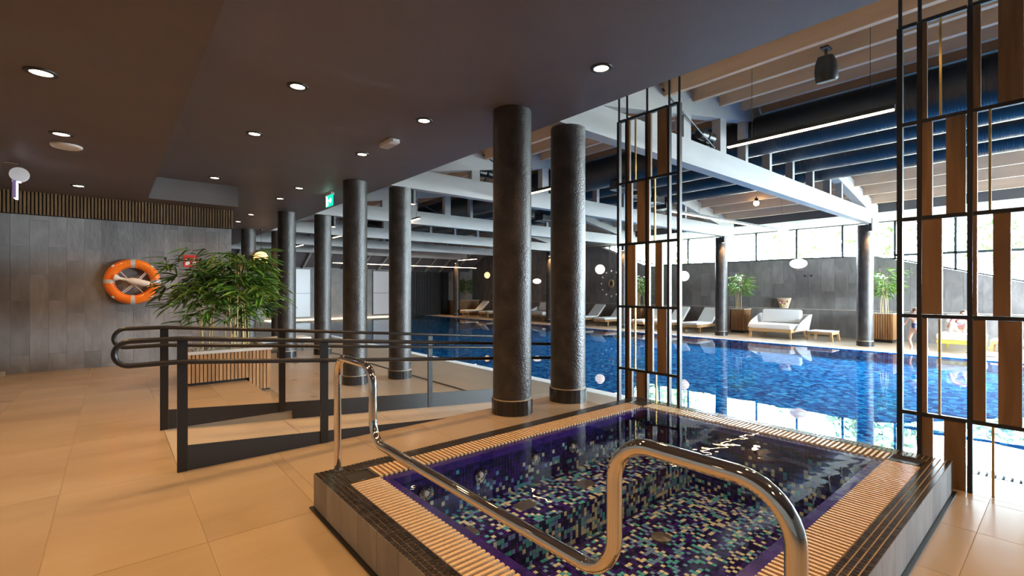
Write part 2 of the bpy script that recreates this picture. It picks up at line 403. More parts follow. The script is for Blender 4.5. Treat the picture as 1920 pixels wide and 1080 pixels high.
# right wall -------------------------------------------------------
def top_at(y):
    P = [(-9, .6), (-2, .63), (.9, 1.46), (4.15, 2.345), (12.72, 2.345), (15.6, 3.47), (40, 3.47)]
    for (a, za), (b, zb) in zip(P, P[1:]):
        if a <= y <= b: return za + (zb-za)*(y-a)/(b-a)
wr = structure('wall_right', MB().box(18.62, 19.2, -5.5, 26.6, LOW-.2, .575)
     .prism([(18.84, 26.6, .575), (18.84, -5.5, .575)] + [(18.84, y, top_at(y)-.004) for y in (-5.5, -2, .9, 4.15, 12.72, 15.6, 26.6)], (.36, 0, 0)), SLATEJ, 'grey slate tiled half wall behind the loungers')
y = -5.5; c = 0
while y < 26.5:
    y1 = y + .40
    piece('slate_tile', wr, 18.60 - rnd.random()*.004, 18.625, y, y1-.004, LOW, .57, SLATE)
    z = .585; hh = [.62, .9, .42][c % 3]; ta, tb = top_at(y), top_at(min(y1, 26.6))
    while z < min(ta, tb) - .02:
        lo = z; hi = z + hh
        if hi > min(ta, tb) - .25:
            xx = 18.822 - rnd.random()*.004
            MB().prism([(xx, y, lo), (xx, y, ta-.006), (xx, y1-.004, tb-.006), (xx, y1-.004, lo)], (.022, 0, 0)).build('slate_tile', SLATE, wr); break
        piece('slate_tile', wr, 18.822 - rnd.random()*.004, 18.845, y, y1-.004, lo, hi-.004, SLATE)
        z = hi; hh = .95
    y = y1; c += 1
structure('trim_4', MB().box(18.58, 18.86, -5.5, 26.6, .572, .592), STONE, 'pale stone ledge along the half wall')
# windows ----------------------------------------------------------
k = 0; yb = 2.283 - 1.411*5
wi = 1
while yb < 15.4:
    ya, yc = yb, yb + 1.411; sa, se = top_at(ya), top_at(yc)
    if min(sa, se) < 3.40:
        w = thing('window_%d' % wi, (18.98, ya, sa), None, None, kind='structure'); wi += 1
        MB().box(18.93, 19.03, ya-.03, ya+.03, sa, 3.5).build('mullion', FRAMEW, w)
        MB().box(18.93, 19.03, ya, yc, 3.42, 3.5).build('head_rail', FRAMEW, w)
        MB().prism([(18.93, ya, sa), (18.93, yc, se), (18.93, yc, se+.05), (18.93, ya, sa+.05)], (.1, 0, 0)).build('sill_rail', FRAMEW, w)
        if min(sa, se) < 2.2: MB().box(18.93, 19.03, ya, yc, 2.32, 2.39).build('transom', FRAMEW, w)
        MB().prism([(18.975, ya, sa), (18.975, yc, se), (18.975, yc, 3.45), (18.975, ya, 3.45)], (.008, 0, 0)).build('pane', GLASS, w)
    yb = yc
structure('wall_eave', MB().box(17.0, 19.3, -5.6, 26.6, 3.5, 3.78), EAVE, 'dark eave above the window band')
x = 12.0; wj = wi
while x < 19.0:
    x1 = min(x + 1.86, 19.2)
    w = thing('window_%d' % wj, (x, -5.6, LOW), None, None, kind='structure'); wj += 1
    MB().box(x-.03, x+.03, -5.66, -5.54, LOW, 3.6).build('mullion', FRAMEW, w)
    MB().box(x, x1, -5.66, -5.54, 3.42, 3.6).box(x, x1, -5.66, -5.54, LOW, LOW+.08).build('rail', FRAMEW, w)
    MB().box(x, x1, -5.604, -5.596, LOW, 3.5).build('pane', GLASS, w)
    x = x1

# ================================================================== ROOF
XR = 10.13; zp = lambda x: 4.65 - .165*abs(x-XR)
rf = structure('roof', MB().prism([(3.5, -5.6, zp(3.5)+.25), (XR, -5.6, zp(XR)+.25), (19.4, -5.6, zp(19.4)+.25), (19.4, -5.6, zp(19.4)+.35), (XR, -5.6, zp(XR)+.35), (3.5, -5.6, zp(3.5)+.35)], (0, 32.4, 0)), DECK, 'pitched timber roof over the pool')
structure('wall_gable', MB().prism([(4.1, -5.7, 3.5), (19.3, -5.7, 3.5), (19.3, -5.7, zp(19.3)+.3), (XR, -5.7, zp(XR)+.3), (4.1, -5.7, zp(4.1)+.3)], (0, .12, 0)), CONC, 'gable above the end glazing')
structure('wall_bulkhead', MB().box(3.60, 3.71, -5.5, 26.6, 3.5, 3.86), CEIL, 'dark edge above the walkway ceiling')
xs = [4.25 + .79*i for i in range(16)]
for x in xs:
    z = zp(x); MB().box(x-.035, x+.035, -5.5, 26.5, z-.03, z+.25).build('purlin', PURL, rf)
tnames = ['nearest white timber roof truss, spanning from the nearest pair of columns', 'second white timber roof truss from the camera', 'third white timber roof truss from the camera', 'fourth white timber roof truss from the camera', 'fifth white timber roof truss from the camera', 'farthest white timber roof truss near the end wall']
TY = [3.74 + 4.12*i for i in range(6)]
DX = (8.85, 9.95, 11.08, 12.2)
for i, ty in enumerate(TY):
    t = thing('roof_truss', (3.97, ty, 3.1), tnames[i], 'roof truss', 'white roof trusses over the pool')
    MB().box(3.75, 16.75, ty-.09, ty+.09, 3.1, 3.46).build('bottom_chord', WHITEW, t)
    MB().prism([(3.75, ty-.09, 3.461), (4.5, ty-.09, 3.461), (XR, ty-.09, zp(XR)-.16), (XR, ty-.09, zp(XR)+.12), (3.75, ty-.09, zp(3.75)+.12)], (0, .18, 0)).build('top_chord', WHITEW, t)
    MB().prism([(16.75, ty-.09, 3.461), (15.7, ty-.09, 3.461), (XR+.002, ty-.09, zp(XR)-.16), (XR+.002, ty-.09, zp(XR)+.12), (16.75, ty-.09, zp(16.75)+.12)], (0, .18, 0)).build('top_chord', WHITEW, t)
    for px in (5.6, 6.45, 7.55, 8.40, 9.40, 10.51, 11.64, 12.75, 13.6):
        wv = .2 if px < 8 else .1
        ztop = zp(px) - .16*0 - .30 + (.16 if px < 8 else .12)
        MB().box(px-wv/2, px+wv/2, ty-.07, ty+.07, 3.461, ztop).build('post', WHITEW, t)
    MB().tube([(5.75, ty-.10, 4.0), (7.2, ty-.10, 3.47)], .012, 6).build('tie_rod', BLKM, t)
# hip end
ce = structure('ceiling_end', MB().prism([(3.9, 24.5, 3.62), (3.9, 26.6, 2.47), (3.9, 26.6, 2.6), (3.9, 24.5, 3.75)], (14.6, 0, 0)), CEIL, 'dark sloping ceiling at the far end')
for i in range(13):
    x = 4.6 + i*1.05; MB().bar((x, 24.55, 3.52), (x, 26.5, 2.46), .09, .14).build('rafter', WHITEW, ce)
# ducts
dn = ['nearest dark round ventilation duct under the roof ridge, with a wider middle section', 'second dark round ventilation duct from the columns', 'third dark round ventilation duct from the columns', 'dark round ventilation duct farthest from the columns, toward the windows']
for i, x in enumerate(DX):
    zc = 4.0; r = .29 if i else .34
    d = thing('ventilation_duct', (x, 10, zc), dn[i], 'duct', 'ventilation ducts under the pool roof')
    pr = [(r, -15.3), (r, 14)]
    if i == 0: pr = [(r, -15.3), (r, -2.0), (.44, -1.5), (.44, .2), (r, .7), (r, 14)]
    MB().lathe(pr, (x, 10, zc), 28, 'y').build('pipe', DUCT, d, True)
    for yy in (6.6 + i*.35, 10.9 + i*.3):
        q = MB().box(x-.24, x+.24, yy-.2, yy+.2, zc-r-.14, zc-r+.04).build('diffuser_box', DUCT, d)
        MB().box(x-.24, x+.24, yy-.2, yy-.17, zc-r-.152, zc-r-.135).box(x-.24, x+.24, yy+.17, yy+.2, zc-r-.152, zc-r-.135).box(x-.24, x-.21, yy-.17, yy+.17, zc-r-.152, zc-r-.135).box(x+.21, x+.24, yy-.17, yy+.17, zc-r-.152, zc-r-.135).build('grille_frame', WHITEW, q)

# ================================================================== COLUMNS
def column(x, y, z0, label, group, tiled=True, side=1, r=.197):
    c = thing('round_column', (x, y, z0), label, 'column', group)
    ztop = 3.079
    MB().lathe([(r, z0+.14), (r, ztop)], (x, y, 0), 48, 'z').build('shaft', COLM, c, True)
    MB().lathe([(r+.006, z0), (r+.006, z0+.150), (r, z0+.156)], (x, y, 0), 48, 'z').build('base_ring', GROUT, c, True)
    if tiled:
        n = 24; a = 2*math.pi/n; rr = r+.014
        def mk():
            pts = []
            for s_ in (-1, 1):
                for q in (r+.003, rr): pts.append((q*math.cos(s_*a*.475), q*math.sin(s_*a*.475)))
            (x0,y0),(x1,y1),(x2,y2),(x3,y3) = pts
            return MB().prism([(x0,y0,.002),(x1,y1,.002),(x3,y3,.002),(x2,y2,.002)], (0,0,.143)).mesh('base_tile', COLT)
        me = shared('coltile%.3f' % r, mk)
        for i in range(n): place('base_tile', me, c, (0,0,0), (0,0,i*a))
    else:
        MB().lathe([(r+.012, z0+.001), (r+.012, z0+.14)], (x, y, 0), 40, 'z').build('base_band', COLT, c, True)
    return c
cl = [('nearest dark concrete column, left one of the front pair', 'nearest dark concrete column of the row, right one of the front pair, beside the hot tub'),
      ('left dark concrete column of the second pair, behind the black railing', 'right dark concrete column of the second pair, behind the black railing'),
      ('left dark concrete column of the third pair, just right of the bamboo', 'right dark concrete column of the third pair'),
      ('left dark concrete column of the fourth pair, partly behind the bamboo', 'right dark concrete column of the fourth pair, partly behind the bamboo'),
      ('left column of the farthest pair by the end of the slate wall', 'right column of the farthest pair by the end of the slate wall')]
AX, BX = 3.14, 3.97
CY_ = [3.73, 7.86, 11.98, 16.1, 20.2]
for i, y in enumerate(CY_):
    column(AX, y, 0 if i == 0 else LOW, cl[i][0], 'paired columns along the walkway', i < 3)
    column(BX, y, 0 if i == 0 else LOW, cl[i][1], 'paired columns along the walkway', i < 3)
rl = ['nearest poolside column, right of the white daybed and low table', 'poolside column left of the white daybed, by a potted palm', 'poolside column behind the left slatted screen', 'poolside column just left of the front right column', 'poolside column mostly hidden behind the front left column', 'farthest poolside column beside the dark slatted screen']
RX = 16.3; RY = [3.85, 8.0, 12.2, 16.5, 20.6, 24.7]
for i, y in enumerate(RY): column(RX, y, LOW, rl[i], 'poolside columns', False)

# ================================================================== LAMPS
def downlight(x, y, z, label, group, power, r=.062):
    d = thing('downlight', (x, y, z), label, 'downlight', group)
    MB().lathe([(r+.028, 0), (r+.026, -.008), (r, -.010), (r-.004, -.002)], (x, y, z), 28, 'z', False).build('trim_ring', DARKM, d, True)
    MB().lathe([(1e-5, -.004), (r-.003, -.004)], (x, y, z), 28, 'z', False).build('lens', GLOW, d)
    if power: spot((x, y, z-.02), (x, y, 0), power, 118, .9, parent=d)
PW = 52
dl = [(3.08, 2.52, 'recessed downlight above the hot tub, in front of the nearest columns'), (1.27, 4.5, 'large recessed downlight in the dark ceiling, right of the soffit edge'), (2.57, 4.53, 'recessed downlight just left of the nearest columns'),
      (1.27, 6.19, 'second recessed downlight along the soffit edge'), (2.57, 6.19, 'recessed downlight beside the white emergency light'), (1.27, 9.03, 'recessed downlight in front of the grey ceiling step'),
      (2.56, 8.97, 'recessed downlight left of the green exit sign'), (2.56, 10.24, 'recessed downlight farther back, left of the green exit sign'), (2.56, 12.85, 'small far downlight beyond the slat band'), (2.56, 14.39, 'farthest small downlight by the end of the slat band')]
for x, y, lb in dl: downlight(x, y, 3.08, lb, 'recessed ceiling downlights', PW)
for x, y, lb in [(-.37, 4.5, 'nearest recessed downlight in the lowered soffit, upper left'), (-.37, 6.15, 'second recessed downlight in the lowered soffit, above the round vent'), (-.37, 9.05, 'recessed downlight in the lowered soffit above the slat band')]:
    downlight(x, y, 2.72, lb, 'recessed ceiling downlights', PW)
for x, y, z, lb in [(1.27, 2.62, 3.08, 'downlight overhead, above the back left corner of the hot tub'), (2.2, .9, 3.08, 'downlight overhead, above the middle of the hot tub near its front edge'), (1.27, -.6, 3.08, 'downlight overhead, just behind the camera'),
      (3.08, .7, 3.08, 'downlight overhead, above the front right corner of the hot tub'), (3.08, -1.4, 3.08, 'downlight overhead, above the walkway at lower right'), (-.37, 2.8, 2.72, 'soffit downlight overhead, above the floor left of the hot tub'),
      (-.37, 1.1, 2.72, 'soffit downlight overhead, left of the camera'), (-.37, -.8, 2.72, 'soffit downlight overhead, behind and left of the camera'), (-1.9, 4.5, 2.72, 'soffit downlight left of the picture, level with the ramp start'), (-1.9, 7.0, 2.72, 'soffit downlight left of the picture, near the slate wall'), (-1.9, 2.0, 2.72, 'soffit downlight far left of the camera')]:
    downlight(x, y, z, lb, 'recessed ceiling downlights', PW)
def side_spot(x, y, ztop, dx, label, group, power=14, dy=0):
    s = thing('cylinder_spotlight', (x, y, ztop-.36), label, 'wall light', group)
    MB().lathe([(.045, -.36), (.05, -.355), (.05, 0)], (x, y, ztop), 20, 'z').build('housing', DARKM, s, True)
    MB().lathe([(1e-5, 0), (.042, 0)], (x, y, ztop-.362), 20, 'z', False).build('lens', GLOW, s)
    MB().bar((x, y, ztop-.15), (x+dx*.09, y+dy*.09, ztop-.15), .03, .06).build('bracket', DARKM, s)
    spot((x, y, ztop-.38), (x+dx*.10, y+dy*.10, ztop-2.5), power, 70, .8, parent=s)
for i, y in enumerate(CY_[:4]): side_spot(BX+.28, y+.05, 3.2, -1, ['cylinder spotlight on the pool side of the front right column', 'cylinder spotlight on the pool side of the second right column', 'cylinder spotlight on the pool side of the third right column', 'cylinder spotlight on the pool side of the fourth right column'][i], 'cylinder spotlights on the columns')
for i, y in enumerate(RY): side_spot(RX-.21, y-.18, 3.24, .76, 'cylinder spotlight on the ' + ['nearest poolside column', 'poolside column left of the daybed', 'poolside column behind the left screen', 'poolside column left of the front right column', 'hidden poolside column', 'farthest poolside column'][i], 'cylinder spotlights on the columns', 120, .65)
def linear(p, q, label, ts=(.18, .88), power=0):
    p = Vector(p); q = Vector(q); c = (p+q)/2
    l = thing('linear_pendant', tuple(c), label, 'pendant light', 'slim linear pendant lights')
    MB().bar(p, q, .05, .05).build('housing', BLKM, l)
    u = (q-p).normalized()*.01; dz = Vector((0,0,-.031))
    MB().bar(p+u+dz, q-u+dz, .044, .014).build('diffuser', STRIP, l)
    for t in (ts or (.18, .88)):
        w = p.lerp(q, t); MB().tube([w+Vector((0,0,.02)), (w.x, w.y, zp(w.x)+.252)], .003, 5).build('wire', BLKM, l)
linear((6.34, 3.03, 3.2), (6.36, 1.24, 3.2), 'long glowing linear pendant in front of the ducts, beside the right screen', None)
linear((6.36, 7.4, 3.2), (6.36, 5.9, 3.2), 'linear pendant seen between the two nearest columns', None)
linear((6.36, 12.9, 3.2), (6.30, 11.35, 3.2), 'linear pendant right of the second column pair', None)
linear((6.2, 17.6, 3.2), (6.2, 16.2, 3.2), 'linear pendant right of the third column pair', None)
linear((6.2, 22.6, 3.2), (6.2, 21.2, 3.2), 'small far linear pendant right of the bamboo', None)
linear((9.35, 5.72, 3.0), (15.7, 5.5, 3.0), 'very long linear pendant crossing the pool toward the windows', None)
linear((8.3, 23.6, 2.62), (17.0, 23.6, 2.62), 'long linear pendant across the far end of the pool', (.25, .88))
linear((14.9, 22.4, 2.95), (15.0, 20.8, 2.95), 'short linear pendant above the far loungers', None)
def pendant(x, y, z, r, sz, label, ztop, mat_on, power):
    p = thing('pendant_lamp', (x, y, z), label, 'pendant lamp', 'round pendant lamps')
    MB().ball((x, y, z), r, sz, 24, 14).build('shade', mat_on, p, True)
    MB().tube([(x, y, z+r*sz-.005), (x, y, ztop)], .004, 6).build('cord', BLKM, p)
    MB().lathe([(.035, 0), (.035, .05)], (x, y, ztop-.05), 12).build('ceiling_cap', BLKM, p)
GL1 = emit('globe_amber', (1.0, .55, .20), 1.3); GL2 = emit('globe_cream', (1.0, .80, .64), .95)
pendant(3.42, 15.8, 2.20, .21, 1, 'amber globe pendant lamp above the bamboo', 3.08, GL1, 0)
pendant(17.5, 14.39, 2.22, .225, 1, 'cream globe pendant left of the left screen, in front of the sunburst clock', 3.7, GL2, 0)
pendant(17.3, 18.5, 1.72, .225, .62, 'flattened cream pendant seen between the two nearest columns', 3.6, GL2, 0)
pendant(17.0, 22.5, 2.13, .17, 1.1, 'small amber pendant at the left edge of the front left column', 3.6, GL1, 0)
pendant(17.3, 10.0, 1.80, .20, 1, 'cream globe pendant just right of the left screen', 3.6, GL2, 0)
pendant(17.3, 5.9, 2.12, .255, .62, 'flattened white pendant above the daybed, before the half wall', 3.6, GL2, 0)
# bulb spot, speaker, chord spotlights
b = thing('track_spotlight', (14.35, 6.0, 3.8), 'lit spotlight bulb under the roof, below the white truss', 'spotlight')
MB().ball((14.35, 6.0, 3.78), .075, 1, 16, 10).build('bulb', BULB, b, True)
MB().lathe([(.05, .05), (.05, .13), (.03, .15)], (14.35, 6.0, 3.78), 16).build('socket', BLKM, b, True)
MB().tube([(14.35, 6.0, 3.92), (14.35, 6.0, zp(14.35)+.02)], .012, 6).build('stem', BLKM, b)
sp = thing('hanging_speaker', (6.2, 1.83, 3.7), 'dark rounded loudspeaker hanging from the pale rafters', 'speaker')
m = Matrix.Translation((6.2, 1.83, 3.76)) @ Matrix.Rotation(R(-14), 4, 'Y')
mb = MB().lathe([(.02, .15), (.075, .14), (.10, .08), (.115, 0), (.115, -.03), (.112, -.12), (.105, -.135)], (0,0,0), 28); mb.v = [tuple(m @ Vector(v)) for v in mb.v]; mb.build('housing', BLKM, sp, True)
mb = MB().lathe([(1e-5, -.137), (.10, -.137)], (0,0,0), 28, 'z', False); mb.v = [tuple(m @ Vector(v)) for v in mb.v]; mb.build('grille', DARKM, sp)
MB().tube([(6.2, 1.83, 3.88), (6.2, 1.83, zp(6.2)+.01)], .016, 8).box(6.13, 6.27, 1.79, 1.87, zp(6.2)-.02, zp(6.2)).build('mount', BLKM, sp)
for i, (x, ty) in enumerate([(7.1, TY[0]), (5.9, TY[1]), (5.9, TY[2])]):
    s = thing('truss_spotlight', (x, ty, 3.46), ['pair of dark spotlights on the nearest white truss', 'pair of dark spotlights on the second white truss', 'pair of dark spotlights on the third white truss'][i], 'spotlight', 'dark spotlights on the trusses')
    MB().box(x-.05, x+.05, ty-.05, ty+.05, 3.461, 3.50).build('foot', BLKM, s)
    MB().tube([(x, ty, 3.5), (x, ty, 3.6)], .015, 6).build('stem', BLKM, s)
    for dx in (-.11, .11):
        MB().lathe([(.05, -.1), (.075, -.08), (.085, .08), (.06, .11)], (x+dx, ty, 3.66), 16, 'x').build('head', BLKM, s, True)
tr = thing('light_track', (5.05, 1.5, 3.8), 'thin black cable track with small clips along the nearest pale rafters', 'track')
zt = zp(5.04) - .012
MB().tube([(5.04, 3.6, zt), (5.04, -2, zt)], .008, 6).build('cable', BLKM, tr)
for yy in (.9, 1.25, 1.6, 2.0, 2.5, 3.0): MB().box(5.02, 5.06, yy, yy+.05, zt-.02, zt+.012).build('clip', BLKM, tr)

# ================================================================== CEILING FITTINGS
v = thing('ceiling_vent', (-.36, 6.62, 2.72), 'round pale ceiling vent disc beside the second soffit downlight', 'vent')
MB().lathe([(.125, 0), (.125, -.012), (.115, -.018), (1e-5, -.018)], (-.36, 6.62, 2.72), 32, 'z', False).build('disc', WPLAST, v, True)
MB().lathe([(.118, -.0185), (.112, -.022), (.106, -.0185)], (-.36, 6.62, 2.72), 32, 'z', False).build('rim', WPLAST, v, True)
e = thing('emergency_light', (2.6, 5.45, 3.03), 'white rectangular emergency light on the dark ceiling', 'emergency light')
mm = Matrix.Translation((2.6, 5.45, 3.05)) @ Matrix.Rotation(R(0), 4, 'Z')
def loc_mb(mb, m): mb.v = [tuple(m @ Vector(v)) for v in mb.v]; return mb
loc_mb(MB().box(-.05, .07, -.16, .16, -.02, .03), mm).build('body', WPLAST, e, bev=.008)
loc_mb(MB().box(-.04, .06, -.10, .12, -.026, -.021), mm).build('lens', STONE, e)
loc_mb(MB().box(-.03, .05, -.175, -.162, -.012, .02), mm).build('end_clip', WPLAST, e)
x = thing('exit_sign', (3.13, 9.07, 2.84), 'green illuminated exit sign with white arrow hanging by the columns', 'exit sign')
MB().box(3.10, 3.16, 8.90, 9.24, 3.03, 3.078).build('mount', WPLAST, x)
MB().box(3.12, 3.14, 8.90, 9.24, 2.83, 3.03).build('panel', SIGNG, x)
ax_ = 3.1195
def flat(mbpts): return MB().prism([(ax_, a, b) for a, b in mbpts], (-.002, 0, 0))
flat([(9.07, 2.91), (9.07, 2.95), (9.00, 2.95), (9.00, 2.985), (8.93, 2.93), (9.00, 2.875), (9.00, 2.91)]).build('arrow', SIGNW, x)
flat([(9.225, 2.84), (9.225, 3.02), (9.17, 3.02), (9.17, 2.84)]).build('door_symbol', SIGNW, x)
mbm = flat([(9.15, 2.985), (9.15, 3.005), (9.13, 3.005), (9.13, 2.985)])
for ps in ([(9.15, 2.975), (9.135, 2.975), (9.12, 2.92), (9.145, 2.92)], [(9.145, 2.92), (9.125, 2.92), (9.10, 2.86), (9.115, 2.85)], [(9.135, 2.92), (9.15, 2.92), (9.165, 2.87), (9.15, 2.865)], [(9.135, 2.965), (9.14, 2.95), (9.10, 2.94), (9.098, 2.952)]):
    mbm.prism([(ax_, a, b) for a, b in ps], (-.002, 0, 0))
mbm.build('running_figure', SIGNW, x)
s = thing('exit_sign', (-.84, 7.76, 2.3), 'white illuminated sign seen nearly edge on, hanging below a round grey disc', 'exit sign')
MB().tube(fillet([(-.94, 7.80, 2.55), (-.94, 7.80, 2.70), (-.815, 7.76, 2.69), (-.815, 7.76, 2.56)], .012, 4), .007, 8).build('bracket', CHROME, s, True)
MB().lathe([(.082, -.012), (.085, 0), (.082, .012)], (-.815, 7.76, 2.565), 28, 'y').build('disc', WPLAST, s, True)
MB().box(-.87, -.80, 7.72, 7.80, 2.475, 2.49).build('mount', WPLAST, s)
MB().box(-.855, -.835, 7.66, 7.86, 2.29, 2.475).build('panel', LILAC, s)
MB().box(-.86, -.83, 7.655, 7.66, 2.285, 2.48).build('panel_edge', plain('lilac_edge', (.35, .25, .5), .4), s)

# ================================================================== LIFEBUOY
BXc, BYc, BZc = .255, 10.085, 1.39
lb = thing('lifebuoy', (BXc, BYc, BZc), 'orange ring lifebuoy with grey reflective bands hanging on the slate wall', 'lifebuoy')
def torus_seg(Rr, r, a0, a1, n, m=14):
    return [(BXc + Rr*math.cos(a0+(a1-a0)*i/n), BYc, BZc + Rr*math.sin(a0+(a1-a0)*i/n)) for i in range(n+1)]
MB().tube(torus_seg(.3, .075, 0, 2*math.pi*47/48, 47), .075, 18, True).build('ring', ORANGE, lb, True)
for a in (0, 90, 180, 270):
    w = R(5.5); MB().tube(torus_seg(.3, .077, R(a)-w, R(a)+w, 4), .0765, 18, False, False).build('reflective_band', REFL, lb, True)
for a in (45, 135, 225, 315):
    w = R(3); MB().tube([(BXc+.355*math.cos(R(a)+t), BYc-.045, BZc+.355*math.sin(R(a)+t)) for t in (-w, 0, w)], .018, 8).build('rope_clip', ROPE, lb, True)
for p, q in (((-.17, .17), (.15, -.2)), ((.19, .19), (-.15, -.19)), ((.205, .175), (-.13, -.205))):
    mid = ((p[0]+q[0])/2 + .01, (p[1]+q[1])/2 - .015)
    MB().tube([(BXc+p[0], BYc+.0, BZc+p[1]), (BXc+mid[0], BYc-.03, BZc+mid[1]), (BXc+q[0], BYc+.0, BZc+q[1])], .007, 6).build('strap', ROPE, lb, True)
hv = thing('throw_line_float', (BXc, BYc-.08, BZc), 'pale paddle shaped throw line float strapped across the lifebuoy', 'rescue float')
ang = R(-14); m = Matrix.Translation((BXc-.01, BYc-.075, BZc+.01)) @ Matrix.Rotation(-ang, 4, 'Y')
loc_mb(MB().lathe([(.008, -.25), (.05, -.235), (.05, -.20), (.022, -.165), (.022, -.07), (.052, -.015), (.056, .04), (.05, .22), (.035, .235)], (0,0,0), 20, 'x'), m).build('float', ROPE, hv, True)
loc_mb(MB().tube([Vector((.235 + .03*math.sin(t), .0, .03*math.cos(t))) for t in [math.pi*i/8 for i in range(9)]], .006, 6), m).build('loop', BRASS, hv, True)
# fire sign
fs = thing('fire_sign', (1.06, 10.165, 1.66), 'red square fire equipment sign on the slate wall, half hidden by bamboo', 'sign')
MB().box(.955, 1.165, 10.16, 10.17, 1.66, 1.87).build('plate', REDP, fs)
MB().box(.985, 1.05, 10.157, 10.16, 1.69, 1.80).build('extinguisher_symbol', WPLAST, fs)
MB().prism([(1.08, 10.157, 1.69), (1.145, 10.157, 1.69), (1.14, 10.157, 1.77), (1.115, 10.157, 1.84), (1.095, 10.157, 1.77)], (0, .003, 0)).build('flame_symbol', WPLAST, fs)

# ================================================================== RAMP RAILINGS
def railing(yr, posts, xend, label, plate_bottom, toprails=True):
    r = thing('ramp_railing', (.352, yr, 0), label, 'railing', 'black steel ramp railings')
    for x in posts:
        MB().box(x-.03, x+.03, yr-.012, yr+.012, plate_bottom(x), rampz(x)+.925).build('post', BLKM, r)
    # looped double handrail
    zt = .918; zl = .76; rr = (zt-zl)/2; cz = (zt+zl)/2; xl = .085
    loop = [(xend, yr-.03, rampz(xend)+zt), (.352, yr-.03, zt)] + arc((xl, yr-.03, cz), rr, math.pi/2, 3*math.pi/2, 12, (1,0,0), (0,0,1)) + [(.352, yr-.03, zl), (xend, yr-.03, rampz(xend)+zl)]
    MB().tube(loop, .017, 12).build('handrail', BLKM, r, True)
    for a, b in zip([posts[0]] + posts[1:], posts[1:] + [xend]):
        a2, b2 = a+.032, b-.032 if b != xend else b
        n = max(1, int((b2-a2)/.2)); 
        pts = [(a2 + (b2-a2)*i/n) for i in range(n+1)]
        if a2 < 1.43 < b2: pts = sorted(pts + [1.4295, 1.4305])
        MB().prism([(x, yr-.006, rampz(x)+.178) for x in pts] + [(x, yr-.006, min(plate_bottom(x), rampz(x)+.17)) for x in reversed(pts)], (0, .012, 0)).build('kick_plate', DARKM, r)
    return r
railing(3.965, [.367, 1.325, 3.2], 3.93, 'near black steel ramp railing with looped handrail, closest to the camera', lambda x: min(0.001, rampz(x)+.0))
railing(5.252, [.352, 1.331, 3.065, 4.2], 4.24, 'far black steel ramp railing with looped handrail, in front of the planter', lambda x: 0.001 if x < 1.43 else rampz(x)+.001)

# ================================================================== HOT TUB
TX0, TX1, TY0, TY1, TZ = .88, 3.955, .49, 2.81, .20
GX0, GX1, GY0, GY1 = .985, 3.85, .595, 2.705      # mosaic / grate boundary
WX0, WX1, WY0, WY1 = 1.155, 3.68, .765, 2.535     # water basin
tub = thing('hot_tub', (2.4, 1.65, 0), 'raised square hot tub with dark mosaic rim, slatted gutter and purple mosaic basin', 'hot tub')
g = MB()
g.box(TX0+.012, GX0, TY0+.012, TY1-.012, 0, TZ-.006).box(GX1, TX1-.012, TY0+.012, TY1-.012, 0, TZ-.006).box(GX0, GX1, TY0+.012, GY0, 0, TZ-.006).box(GX0, GX1, GY1, TY1-.012, 0, TZ-.006)
g.build('rim_base', plain('rim_grout', (.62, .48, .33), .6), tub)
MB().box(GX0, WX0-.03, GY0, GY1, 0, .13).box(WX1+.03, GX1, GY0, GY1, 0, .13).box(WX0-.03, WX1+.03, GY0, WY0-.03, 0, .13).box(WX0-.03, WX1+.03, WY1+.03, GY1, 0, .13).build('gutter', BLACKW, tub)
# side panels
def sidep(fixed, a0, a1, axis, outward):
    n = round((a1-a0)/.205); w = (a1-a0)/n
    for i in range(n):
        p, q = a0+i*w+.0015, a0+(i+1)*w-.0015
        if axis == 'x': piece('side_tile', tub, p, q, fixed, fixed+.012, .012, TZ-.002, SLATE)
        else: piece('side_tile', tub, fixed, fixed+.012, p, q, .012, TZ-.002, SLATE)
sidep(TY0, TX0, TX1, 'x', -1); sidep(TY1-.012, TX0, TX1, 'x', 1); sidep(TX0, TY0, TY1, 'y', -1); sidep(TX1-.012, TY0, TY1, 'y', 1)
MB().box(TX0-.018, TX0, TY0-.018, TY1+.018, 0, .008).box(TX1, TX1+.018, TY0-.018, TY1+.018, 0, .008).box(TX0, TX1, TY0-.018, TY0, 0, .008).box(TX0, TX1, TY1, TY1+.018, 0, .008).build('foot_trim', DARKM, tub)
# rim mosaic
RIMT = mottled('rim_mosaic', [(.3, (.024, .019, .016)), (.8, (.060, .048, .040))], scale=30, rough=.16, bump=.03, per_object=.3)
def view_near(x, y, z=.2):
    S_, C_ = math.sin(-cam.rotation_euler.z), math.cos(-cam.rotation_euler.z)
    d = S_*x + C_*y; r_ = C_*x - S_*y
    if d < .3: return 99
    px = 960 + 890*r_/d; py = 543.8 + 890*(1.25-z)/d
    if px < -10 or px > 1930 or py > 1090: return 99
    return d
P_ = .0262; cells = []
nx = round((TX1-TX0)/P_); ny = round((TY1-TY0)/P_); px_ = (TX1-TX0)/nx; py_ = (TY1-TY0)/ny
for i in range(nx):
    for j in range(ny):
        a = TX0+i*px_; b_ = TY0+j*py_
        if 4 <= i < nx-4 and 4 <= j < ny-4: continue
        cells.append((view_near(a, b_), a, b_))
cells.sort(); restm = MB()
for k, (d, a, b_) in enumerate(cells):
    if k < 300: piece('rim_mosaic_tile', tub, a+.0028, a+px_-.0028, b_+.0028, b_+py_-.0028, TZ-.008, TZ, RIMT)
    else: restm.box(a+.0028, a+px_-.0028, b_+.0028, b_+py_-.0028, TZ-.008, TZ-.0002)
tag(restm.build('rim_mosaic', RIMT, tub), kind='stuff')
